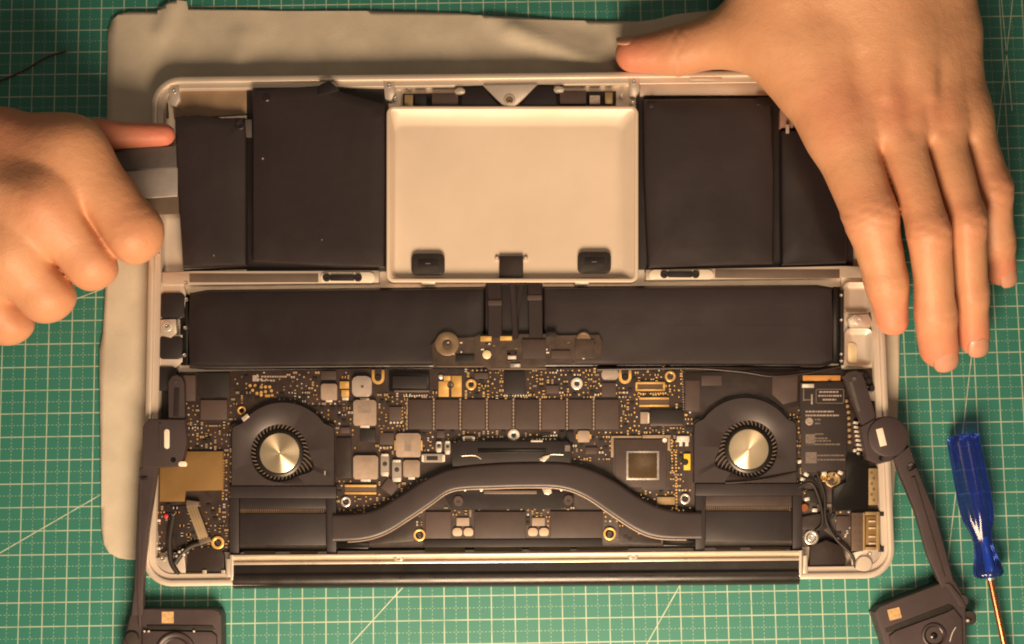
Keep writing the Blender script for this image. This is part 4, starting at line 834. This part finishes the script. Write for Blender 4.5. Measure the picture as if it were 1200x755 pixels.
lathe('cone_rim', 205, 765, [(24, 10.4), (23, 11.4), (21, 11.6), (18, 11.2), (16, 10.0)], SPK, sp1, 40); lathe('cone', 205, 765, [(17, 10.9), (11, 9.8), (9, 9.9), (5, 10.8), (0, 11.1)], BLACK, sp1, 36)
box('sticker', 189.5, 717, 203.5, 730.5, 9.6, 9.66, STICKER, sp1, 0)
for (u, v) in ((169, 740), (174, 740), (227, 740)): lathe('bead', u, v, [(1.5, 10.5), (1.2, 10.9), (0, 11)], TIN, sp1, 8)
lathe('rubber_foot', 154, 748, [(9, 7.8), (9, 9.2), (7, 10.0), (0, 10.2)], RUBBER, sp1, 18)

sp2 = thing('loudspeaker', 1085, 640, 0, 'dark loudspeaker with bent arm and round pivot beside the blue screwdriver', 'loudspeaker', 'loudspeakers loosened from the case')
slab('mounting_tab', [(988, 441, 10.6), (993, 436, 10.6), (1003, 434, 10.6), (1010, 437, 10.6), (1014, 446, 10.7), (1027, 488, 11.6), (1023, 498, 11.6), (1010, 499, 11.6)], 2.6, SPK, sp2, .6)
slab('tab_groove', [(1005, 482, 11.5), (995, 448, 10.95), (999, 446, 10.95), (1009, 482, 11.5)], .5, GREYP, sp2, .15); lathe('tab_hole', 1001, 444, [(2.6, 10.7), (2.4, 11), (0, 10.9)], GREYP, sp2, 12)
slab('pivot_block', [(1008, 500, 12.2), (1026, 490, 12.2), (1034, 494, 12.2), (1050, 530, 12.2), (1046, 540, 12.2), (1030, 544, 12.2), (1015, 538, 12.2)], 4.0, SPK, sp2, .8)
lathe('pivot_disc', 1041, 512, [(24, 8.4), (24, 12.2), (23, 12.9), (21.5, 13.1), (0, 13.1)], SPK, sp2, 40)
box('slot_highlight', 1029, 502, 1037, 523, 13.1, 13.4, mat('off_white', (0.75, 0.68, 0.58)), sp2, .12, rot=-14); lathe('block_hole', 1033, 537, [(3.2, 12.2), (2.8, 12.4), (0, 12.3)], BLACK_G, sp2, 12)  # pale strip on the pivot is a highlight painted as colour
slab('arm', [(1048, 536, 12.2), (1066, 522, 12.2), (1076, 550, 11.9), (1096, 600, 11.2), (1110, 650, 10.2), (1119, 684, 9.4), (1104, 690, 9.4), (1087, 650, 10.2), (1073, 600, 11.2), (1053, 552, 11.9)], 3.2, SPK, sp2, .9)
slab('arm_rib', [(1068, 560, 12.4), (1072, 558, 12.4), (1108, 676, 10.1), (1103, 678, 10.1)], .9, SPK, sp2, .25); box('arm_notch', 1064, 546, 1074, 551, 11.8, 12.7, BLACK_G, sp2, .2, rot=-28); box('notch_face', 1065, 543, 1070, 547.5, 12.1, 12.5, GREYP, sp2, .1, rot=-28)
slab('box', [(1024, 718, 8.6), (1030, 711, 8.8), (1060, 699, 9.0), (1100, 684, 9.2), (1118, 678, 9.2), (1125, 690, 9.2), (1132, 703, 9.2), (1134, 800, 8.6), (1048, 800, 8.6), (1034, 748, 8.6)], 8.4, SPK, sp2, 1.0)
slab('front_step', [(1042, 745, 9.6), (1050, 739, 9.6), (1110, 717, 9.8), (1118, 712, 9.8), (1128, 725, 9.8), (1130, 800, 9.6), (1056, 800, 9.6)], 1.3, SPK, sp2, .7)
slab('step_groove', [(1037, 737, 8.9), (1112, 708, 9.3), (1118, 711, 9.3), (1113, 715, 9.3), (1046, 740, 8.9), (1039, 743, 8.9)], .5, CHIP_D, sp2, .15)
lathe('cone_rim', 1095, 745, [(15, 9.4), (14, 10.4), (12, 10.6), (10.5, 9.6)], SPK, sp2, 32); lathe('cone', 1095, 745, [(11, 9.9), (6, 9.2), (4, 9.8), (0, 10.2)], BLACK_G, sp2, 28)
box('sticker', 1041, 713, 1055.5, 726, 9.05, 9.12, STICKER, sp2, 0, rot=-14)
slab('elbow_rib', [(1108, 684, 9.9), (1113, 683, 9.9), (1128, 702, 9.9), (1133, 712, 9.9), (1127, 712, 9.9)], .9, SPK, sp2, .3)
lathe('side_lobe', 1136, 724, [(9, 2.5), (9, 7.8), (7.5, 8.6), (3.5, 8.6), (2.5, 8), (0, 8)], RUBBER, sp2, 24); lathe('lobe_pin', 1134.5, 727.5, [(2, 8.5), (1.6, 9), (0, 9.1)], TIN, sp2, 8); lathe('elbow_boss', 1128, 704, [(8, 2), (8, 8.6), (6.5, 9.4), (0, 9.5)], SPK, sp2, 20)
cable('step_wire', [(1120, 735, 10.1), (1116, 742, 10.1), (1113, 752, 10.1)], .25, TIN, sp2)

# ------------------------------------------------------------------ screwdriver
def glass_blue():
    m = bpy.data.materials.new('blue_acetate'); m.use_nodes = True; b = m.node_tree.nodes['Principled BSDF']
    b.inputs['Base Color'].default_value = (0.09, 0.18, 0.80, 1); b.inputs['Transmission Weight'].default_value = 0.93; b.inputs['Roughness'].default_value = 0.14; b.inputs['IOR'].default_value = 1.47
    n = m.node_tree.nodes; l = m.node_tree.links; nz = n.new('ShaderNodeTexNoise'); nz.inputs['Scale'].default_value = 300; mr = n.new('ShaderNodeMapRange'); mr.inputs[3].default_value = .08; mr.inputs[4].default_value = .24
    tc = n.new('ShaderNodeTexCoord'); l.new(tc.outputs['Object'], nz.inputs['Vector']); l.new(nz.outputs[0], mr.inputs[0]); l.new(mr.outputs[0], b.inputs['Roughness']); return m
sd = thing('screwdriver', 1143, 590, 0, 'translucent blue handled screwdriver with coppery shaft lying on the mat', 'screwdriver')
HA, HB = W(1127.5, 509, 7.0), W(1159.5, 676, 6.4)
ax = (HB - HA).normalized(); sx = ax.cross(Vector((0, 0, 1))).normalized(); sz = sx.cross(ax); L = (HB - HA).length; s = PX(590, 7)
bm = bmesh.new(); rings = []; prof = [(0, 13), (.008, 16.5), (.025, 18.5), (.06, 19), (.2, 19.2), (.4, 19.6), (.52, 19.5), (.60, 18), (.66, 14.5), (.71, 12), (.76, 11), (.80, 11.2), (.86, 13), (.92, 16), (.97, 17.5), (.985, 17), (1.0, 14)]
for t, r in prof:
    q = []
    for k in range(72):
        a = 2 * math.pi * k / 72; fl = 0.15 if .02 < t < .62 else (.04 if t < .85 else .10)
        rr = r * s * (1 - fl * (0.5 + 0.5 * math.cos(6 * a)) ** 2.2); q.append(bm.verts.new(HA + ax * (L * t) + (sx * math.cos(a) + sz * math.sin(a)) * rr))
    rings.append(q)
for A, B in zip(rings, rings[1:]):
    for k in range(72): bm.faces.new((A[k], A[(k + 1) % 72], B[(k + 1) % 72], B[k]))
bm.faces.new(rings[0]); bm.faces.new(rings[-1][::-1]); finish('handle', bm, glass_blue(), sd, True, 40)
SA = W(1158.3, 668, 6.5); SB = W(1190, 818, 4.0)
tube('shaft', [SA, SA.lerp(SB, .5), SB], .00135, COPPER, sd, 20); C0 = W(1159, 671, 6.5); tube('ferrule', [C0, C0 + (SB - SA).normalized() * .003], .0019, STEEL, sd, 20)
neck_glint = mat('neck_glint_blue', (0.05, 0.33, 0.75), 0.35, 0, 0.1, 60); tube('neck_glint', [HA.lerp(HB, .72) + sz * .0022 - sx * .0005, HA.lerp(HB, .80) + sz * .0024, HA.lerp(HB, .96) + sz * .0030 + sx * .0002], [.0010, .0014, .0019], neck_glint, sd, 14)  # added pale blue rod stands in for light refracted in the neck

# ------------------------------------------------------------------ pry tool in the fist and a red wire on the mat
pt = thing('pry_tool', 165, 215, 9, 'grey flat pry tool with pale blade held in the left fist', 'pry tool')
slab('grip', [(70, 176, 17.5), (206, 171, 12.6), (207, 197, 12.6), (70, 204, 17.5)], 2.2, GREYP, pt, .4)
slab('blade', [(120, 200, 14.6), (208, 196.5, 11.6), (208, 230, 11.6), (120, 236, 14.6)], 1.0, BLADE, pt, .2)
slab('spine', [(140, 231, 13.0), (209, 229.5, 11.0), (210, 251, 11.0), (140, 252, 13.0)], 1.6, mat('tool_brown', (0.12, 0.085, 0.06), 0.5, 0, 0.1, 100), pt, .3)
rw = cable('red_wire', [(-60, 112, 1.2), (-10, 98, 1.2), (25, 84, 1.2), (55, 67, 1.2), (78, 60, 1.2)], .35, RED)
tag(rw, 'thin dark red wire lying on the mat at the upper left', 'wire')

#%% ------------------------------------------------------------------ hands: one continuous skin grown from tapered bones
def surface_nets(D, org, h):
    nx, ny, nz = D.shape; S = D < 0
    cs = S[:-1, :-1, :-1].astype(np.int8)
    tot = np.zeros((nx - 1, ny - 1, nz - 1), np.int8)
    for i in (0, 1):
        for j in (0, 1):
            for k in (0, 1): tot += S[i:nx - 1 + i, j:ny - 1 + j, k:nz - 1 + k]
    act = (tot > 0) & (tot < 8); idx = np.argwhere(act); ids = -np.ones(act.shape, np.int32); ids[act] = np.arange(len(idx))
    acc = np.zeros((len(idx), 3)); cnt = np.zeros(len(idx))
    cor = [(i, j, k) for i in (0, 1) for j in (0, 1) for k in (0, 1)]
    val = {c: D[idx[:, 0] + c[0], idx[:, 1] + c[1], idx[:, 2] + c[2]] for c in cor}
    for c in cor:
        for a in range(3):
            if c[a]: continue
            d = list(c); d[a] = 1; v0, v1 = val[c], val[tuple(d)]; x = (v0 < 0) != (v1 < 0)
            t = np.where(x, v0 / np.where(x, v0 - v1, 1), 0); p = np.tile(np.array(c, float), (len(idx), 1)); p[:, a] += t
            acc[x] += p[x]; cnt[x] += 1
    V = (idx + acc / cnt[:, None]) * h + org; Q = []
    for a in range(3):
        b2, c = (a + 1) % 3, (a + 2) % 3
        s0 = np.take(S, range(0, S.shape[a] - 1), a); s1 = np.take(S, range(1, S.shape[a]), a)
        for sign in (0, 1):
            e = np.argwhere(s0 & ~s1) if sign == 0 else np.argwhere(~s0 & s1)
            e = e[(e[:, b2] > 0) & (e[:, c] > 0) & (e[:, b2] < act.shape[b2]) & (e[:, c] < act.shape[c])]
            def cell(db, dc): q = e.copy(); q[:, b2] -= db; q[:, c] -= dc; return ids[q[:, 0], q[:, 1], q[:, 2]]
            quad = np.stack([cell(1, 1), cell(0, 1), cell(0, 0), cell(1, 0)], 1)
            if sign == 1: quad = quad[:, ::-1]
            Q.append(quad)
    Q = np.concatenate(Q); return V, Q[(Q >= 0).all(1)]
def smin(a, b2, k):
    h = np.maximum(k - np.abs(a - b2), 0) / k; return np.minimum(a, b2) - h * h * k * 0.25
def rcone(P, a, b2, ra, rb):
    ba = b2 - a; t = np.clip(((P - a) @ ba) / max(1e-12, ba @ ba), 0, 1)
    return np.linalg.norm(P - a - t[..., None] * ba, axis=-1) - (ra + (rb - ra) * t)
def node(q):
    u, v, z, r = q; p = W(u, v, z); return np.array(p), r * PX(v, z)
def skin_material():
    m = bpy.data.materials.new('skin'); m.use_nodes = True; nt = m.node_tree; n = nt.nodes; l = nt.links; b = n['Principled BSDF']
    at = n.new('ShaderNodeAttribute'); at.attribute_name = 'tint'; tc = n.new('ShaderNodeTexCoord')
    nz = n.new('ShaderNodeTexNoise'); nz.inputs['Scale'].default_value = 70; nz.inputs['Detail'].default_value = 6; l.new(tc.outputs['Object'], nz.inputs['Vector'])
    a1 = n.new('ShaderNodeMix'); a1.data_type = 'RGBA'; a1.inputs[6].default_value = (0.62, 0.345, 0.195, 1); a1.inputs[7].default_value = (0.50, 0.245, 0.13, 1); l.new(nz.outputs[0], a1.inputs[0])
    a2 = n.new('ShaderNodeMix'); a2.data_type = 'RGBA'; a2.inputs[7].default_value = (0.58, 0.19, 0.125, 1); l.new(a1.outputs[2], a2.inputs[6]); l.new(at.outputs['Fac'], a2.inputs[0])
    l.new(a2.outputs[2], b.inputs['Base Color']); b.inputs['Roughness'].default_value = 0.5; b.inputs['Subsurface Weight'].default_value = 0.14
    b.inputs['Subsurface Radius'].default_value = (1.0, 0.35, 0.18); b.inputs['Subsurface Scale'].default_value = 0.0016; b.inputs['Specular IOR Level'].default_value = 0.35
    vo = n.new('ShaderNodeTexVoronoi'); vo.inputs['Scale'].default_value = 900; vo.feature = 'DISTANCE_TO_EDGE'; n2 = n.new('ShaderNodeTexNoise'); n2.inputs['Scale'].default_value = 260; n2.inputs['Detail'].default_value = 5
    ad = n.new('ShaderNodeMath'); ad.operation = 'MULTIPLY_ADD'; ad.inputs[1].default_value = 0.35; l.new(tc.outputs['Object'], vo.inputs['Vector']); l.new(tc.outputs['Object'], n2.inputs['Vector']); l.new(vo.outputs['Distance'], ad.inputs[0]); l.new(n2.outputs[0], ad.inputs[2])
    bp = n.new('ShaderNodeBump'); bp.inputs['Strength'].default_value = .65; bp.inputs['Distance'].default_value = .00045; l.new(ad.outputs[0], bp.inputs['Height']); l.new(bp.outputs[0], b.inputs['Normal'])
    return m
SKIN = skin_material(); NAIL = mat('nail', (0.54, 0.27, 0.18), 0.33, 0, 0.06, 200, spec=.5, coat=.15)
def hand(palm, fingers, h, kp, kf, folds, bounds, label, zmax, nails=(), wrinkles=(), tips=(), kpalm=0.012, relax=4):
    u0, v0, u1, v1 = bounds; a, b2 = W(u0, v1, 20), W(u1, v0, 20); org = np.array([a.x, a.y, -0.002])
    N = [int((b2.x - a.x) / h) + 1, int((b2.y - a.y) / h) + 1, int((zmax / 1000 + .002) / h) + 1]
    def field(g):
        def ev(chain):
            d = None
            for (p, q) in zip(chain, chain[1:]):
                A, ra = node(p); B, rb = node(q); e = rcone(g, A.astype(np.float32), B.astype(np.float32), ra, rb)
                d = e if d is None else smin(d, e, 0.004)
            return d
        Pm = None
        for c in palm: e = ev(c); Pm = e if Pm is None else smin(Pm, e, kpalm)
        Fm = None
        fs = [ev(c) for c in fingers]
        for e in fs: Fm = e if Fm is None else smin(Fm, e, kf)
        D = smin(Pm, Fm, kp); free = np.clip((Pm - Fm) / 0.005, 0, 1)
        for e, e2 in zip(fs[:3], fs[1:4]): D = D + 0.0026 * free * np.exp(-((e - e2) / 0.0026) ** 2) * np.exp(-(np.minimum(e, e2) / 0.006) ** 2)   # press lines between neighbouring fingers
        for (q, ax_to, wid, dep, along) in wrinkles:             # skin creases over the joints
            A, ra = node(q); B, _ = node(ax_to); d = (B - A) / np.linalg.norm(B - A); rel = g - A.astype(np.float32)
            sl = rel @ d.astype(np.float32); near = np.exp(-(np.linalg.norm(rel, axis=-1) / (ra * 1.35)) ** 4)
            side = np.cross(d, [0, 0, 1]); lat = rel @ side.astype(np.float32)
            for o in along: D = D + dep / 1000 * near * np.exp(-((sl - o / 1000 - 0.0008 * np.sin(lat * 700 + o)) / (wid / 1000)) ** 2)
        for (q0, q1, wid, dep, *flat) in folds:                         # creases between curled fingers / tendons (negative = ridge)
            A, _ = node(q0); B, _ = node(q1); gg = g
            if flat: gg = g * np.array([1, 1, 0], np.float32); A = A * [1, 1, 0]; B = B * [1, 1, 0]
            e = rcone(gg, A.astype(np.float32), B.astype(np.float32), 0, 0); D = D + dep / 1000 * np.exp(-(e / (wid / 1000)) ** 2)
        return D
    K = 6; NC = [n_ // K + 2 for n_ in N]; N = [c * K for c in NC]
    cc = np.stack(np.meshgrid(*[org[i] + (np.arange(NC[i]) * K + (K - 1) / 2) * h for i in range(3)], indexing='ij'), -1).astype(np.float32)
    Dc = field(cc.reshape(-1, 3)).reshape(NC); near = np.abs(Dc) < K * h * 0.95 + 0.0012
    D = np.kron(np.where(Dc < 0, -1.0, 1.0).astype(np.float32), np.ones((K, K, K), np.float32)) * 0.01
    bi = np.argwhere(near); o3 = np.stack(np.meshgrid(*[np.arange(K)] * 3, indexing='ij'), -1).reshape(-1, 3)
    vi = (bi[:, None, :] * K + o3[None]).reshape(-1, 3); D[vi[:, 0], vi[:, 1], vi[:, 2]] = field((org + vi * h).astype(np.float32))
    V, Q = surface_nets(D, org, h)
    # relax
    for _ in range(relax):
        s = np.zeros_like(V); c = np.zeros(len(V))
        for i in range(4):
            x, y = Q[:, i], Q[:, (i + 1) % 4]; np.add.at(s, x, V[y]); np.add.at(s, y, V[x]); np.add.at(c, x, 1); np.add.at(c, y, 1)
        V = V * .5 + (s / np.maximum(c, 1)[:, None]) * .5
    me = bpy.data.meshes.new('hand'); base = Vector((V[:, 0].mean(), V[:, 1].mean(), V[:, 2].min())); V = V - np.array(base)
    me.vertices.add(len(V)); me.vertices.foreach_set('co', V.astype(np.float32).ravel()); me.loops.add(len(Q) * 4); me.loops.foreach_set('vertex_index', Q.astype(np.int32).ravel())
    me.polygons.add(len(Q)); me.polygons.foreach_set('loop_start', np.arange(0, len(Q) * 4, 4, dtype=np.int32)); me.update(calc_edges=True); me.validate()
    ob = link('hand', me, None, SKIN, True); ob.location = base
    tint = np.zeros(len(V), np.float32)
    for (q, rad, amt) in tips:
        A, _ = node(q); d = np.linalg.norm(V + np.array(base) - A, axis=1); tint = np.maximum(tint, amt * np.exp(-(d / (rad / 1000)) ** 2))
    at = me.attributes.new('tint', 'FLOAT', 'POINT'); at.data.foreach_set('value', tint)
    tag(ob, label, 'hand')
    for (q0, q1, dors, wdeg, l0, l1) in nails:
        A, ra = node(q0); B, rb = node(q1); A, B = Vector(A), Vector(B); d = (B - A).normalized(); nn = Vector(dors); nn = (nn - d * nn.dot(d)).normalized(); ss = d.cross(nn)
        bm = bmesh.new(); rows = []
        for i in range(11):
            t = i / 10; x = (l0 + (l1 - l0) * t) * rb; wsc = math.sin(math.acos(max(-1, min(1, 1 - 1.15 * (1 - t) ** 3)))) if False else (1 - .28 * (1 - t) ** 4 - .22 * t ** 6); row = []
            for j in range(11):
                ph = math.radians(wdeg) * (j / 10 * 2 - 1) * wsc; bow = 0.10 * rb * (1 - (j / 5 - 1) ** 2) * (t - .25)
                rr = rb * (1.0 - .045 * (j / 5 - 1) ** 2 - .04 * (1 - t) ** 3 - .12 * max(0, (x / rb - .2)) ** 2); row.append(bm.verts.new(B + d * (x + bow) + (nn * math.cos(ph) + ss * math.sin(ph)) * rr))
            rows.append(row)
        for X, Y in zip(rows, rows[1:]):
            for j in range(10): bm.faces.new((X[j], X[j + 1], Y[j + 1], Y[j]))
        no = finish('fingernail', bm, NAIL, ob, True, 180); so = no.modifiers.new('thickness', 'SOLIDIFY'); so.thickness = .0006; so.offset = 0
    return ob
# flat hand, upper right
IX = [(986, 148, 33, 42), (1023, 252, 36, 33.5), (1041, 330, 27, 26), (1047, 372, 19.5, 21.5)]
MD = [(1045, 140, 37, 35), (1088, 272, 40, 27.5), (1095, 366, 24, 25), (1101, 408, 12, 23.5)]
RG = [(1095, 140, 36, 32), (1130, 260, 38, 25), (1136, 345, 23, 21), (1139, 395, 11, 20.5)]
PK = [(1127, 135, 32, 30), (1160, 222, 31, 25), (1167, 283, 19, 20.5), (1173, 317, 10, 18)]
TH = [(905, 30, 30, 50), (858, 44, 23, 34), (795, 60, 15, 27.5), (742, 64, 11.5, 21)]
wl, wm, wr = (935, -60, 42, 70), (1005, -80, 44, 78), (1075, -60, 42, 62)
palmR = [[(1000, -230, 48, 105), (1005, -80, 44, 100)], [wl, (950, 50, 35, 55), IX[0]], [wm, MD[0]], [wm, RG[0]], [wr, (1105, 40, 34, 42), PK[0]], [wl, (905, 30, 30, 50)], [(905, 30, 28, 46), (950, 95, 28, 42)], [(960, 60, 26, 55), (1060, 60, 26, 60)]]
wr_ = []
for F in (IX, MD, RG, PK):
    wr_.append((F[1], F[2], 0.8, 0.36, (-5.0, -2.8, -0.8, 1.2, 3.2))); wr_.append((F[2], F[3], 0.7, 0.35, (-1.8, 0.4, 2.2)))
wr_.append((TH[2], TH[3], 0.9, 0.5, (-3.0, -0.6, 1.8)))
hand(palmR, [IX, MD, RG, PK, TH], 0.0007, 0.008, 0.0006,
     [((985, 0, 60, 0), (985, 110, 50, 0), 4.0, -.5), ((1035, 0, 58, 0), (1038, 110, 52, 0), 3.2, -1.3), ((1080, 10, 54, 0), (1090, 110, 50, 0), 3.0, -1.3), ((1105, 20, 48, 0), (1122, 110, 45, 0), 3.0, -.7), ((1058, 60, 54, 0), (1066, 150, 50, 0), 4, 1.1), ((1100, 80, 50, 0), (1106, 150, 48, 0), 3.5, .8), ((1008, 70, 52, 0), (1008, 150, 48, 0), 4.5, .6)],
     (690, -150, 1215, 445), 'hand spread flat over the upper right of the laptop, fingers pointing down', 80,
     nails=[(MD[2], MD[3], (.25, -.85, .45), 44, -.35, .74), (RG[2], RG[3], (.3, -.9, .4), 44, -.35, .74), (PK[2], PK[3], (.45, -.75, .5), 44, -.4, .74), (TH[2], TH[3], (-.2, .9, .45), 46, -.45, .8)],
     wrinkles=wr_, tips=[(IX[3], 15, .75), (MD[3], 17, .85), (RG[3], 14, .8), (PK[3], 14, .85), (TH[3], 16, .9), (TH[2], 14, .3), ((986, 130, 50, 1), 15, .35), ((1050, 130, 50, 1), 13, .4), ((1097, 130, 48, 1), 11, .35), (IX[1], 15, .45), (MD[1], 13, .45), (RG[1], 12, .45), (PK[1], 12, .45), (IX[2], 11, .35), (MD[2], 11, .4), (RG[2], 10, .35)])
# fist, left
LI = [(80, 180, 46, 42), (152, 272, 38, 37), (150, 268, 18, 30), (120, 215, 14, 26)]
LM = [(50, 240, 50, 42), (104, 304, 38, 35), (98, 296, 18, 28), (60, 250, 12, 24)]
LR = [(10, 293, 47, 40), (52, 342, 36, 35), (48, 335, 16, 28), (10, 290, 12, 24)]
LP = [(-32, 336, 41, 36), (8, 372, 30, 31), (5, 365, 14, 26), (-30, 320, 12, 22)]
LT = [(-20, 165, 34, 34), (60, 160, 26, 26), (120, 159, 20, 17), (192, 158, 15.5, 13.5)]
palmL = [[(-170, 215, 40, 85), (-80, 225, 42, 80)], [(-80, 190, 42, 62), (0, 172, 42, 44), LI[0]], [(-80, 225, 44, 70), LM[0]], [(-80, 260, 42, 66), LR[0]], [(-90, 290, 38, 60), LP[0]], [(-60, 220, 24, 60), (20, 250, 22, 50)], [(-60, 280, 20, 55), (0, 300, 20, 45)]]
hand(palmL, [LI, LM, LR, LP, LT], 0.0007, 0.008, 0.0006,
     [((-40, 205, 66, 0), (40, 236, 64, 0), 5, -.7)],
     (-190, 100, 222, 430), 'hand closed in a fist holding the pry tool at the left edge', 75,
     relax=12, wrinkles=[(LI[1], (190, 300, 38, 1), 0.9, .22, (-3, 0, 3)), (LM[1], (120, 345, 38, 1), .9, .2, (-3, 0))],
     tips=[(LT[3], 26, 1.0), (LT[2], 20, .9), ((0, 130, 55, 1), 26, .45), (LI[1], 16, .35), (LM[1], 15, .35), (LR[1], 14, .35), (LP[1], 14, .35), ((50, 240, 60, 1), 14, .3)])
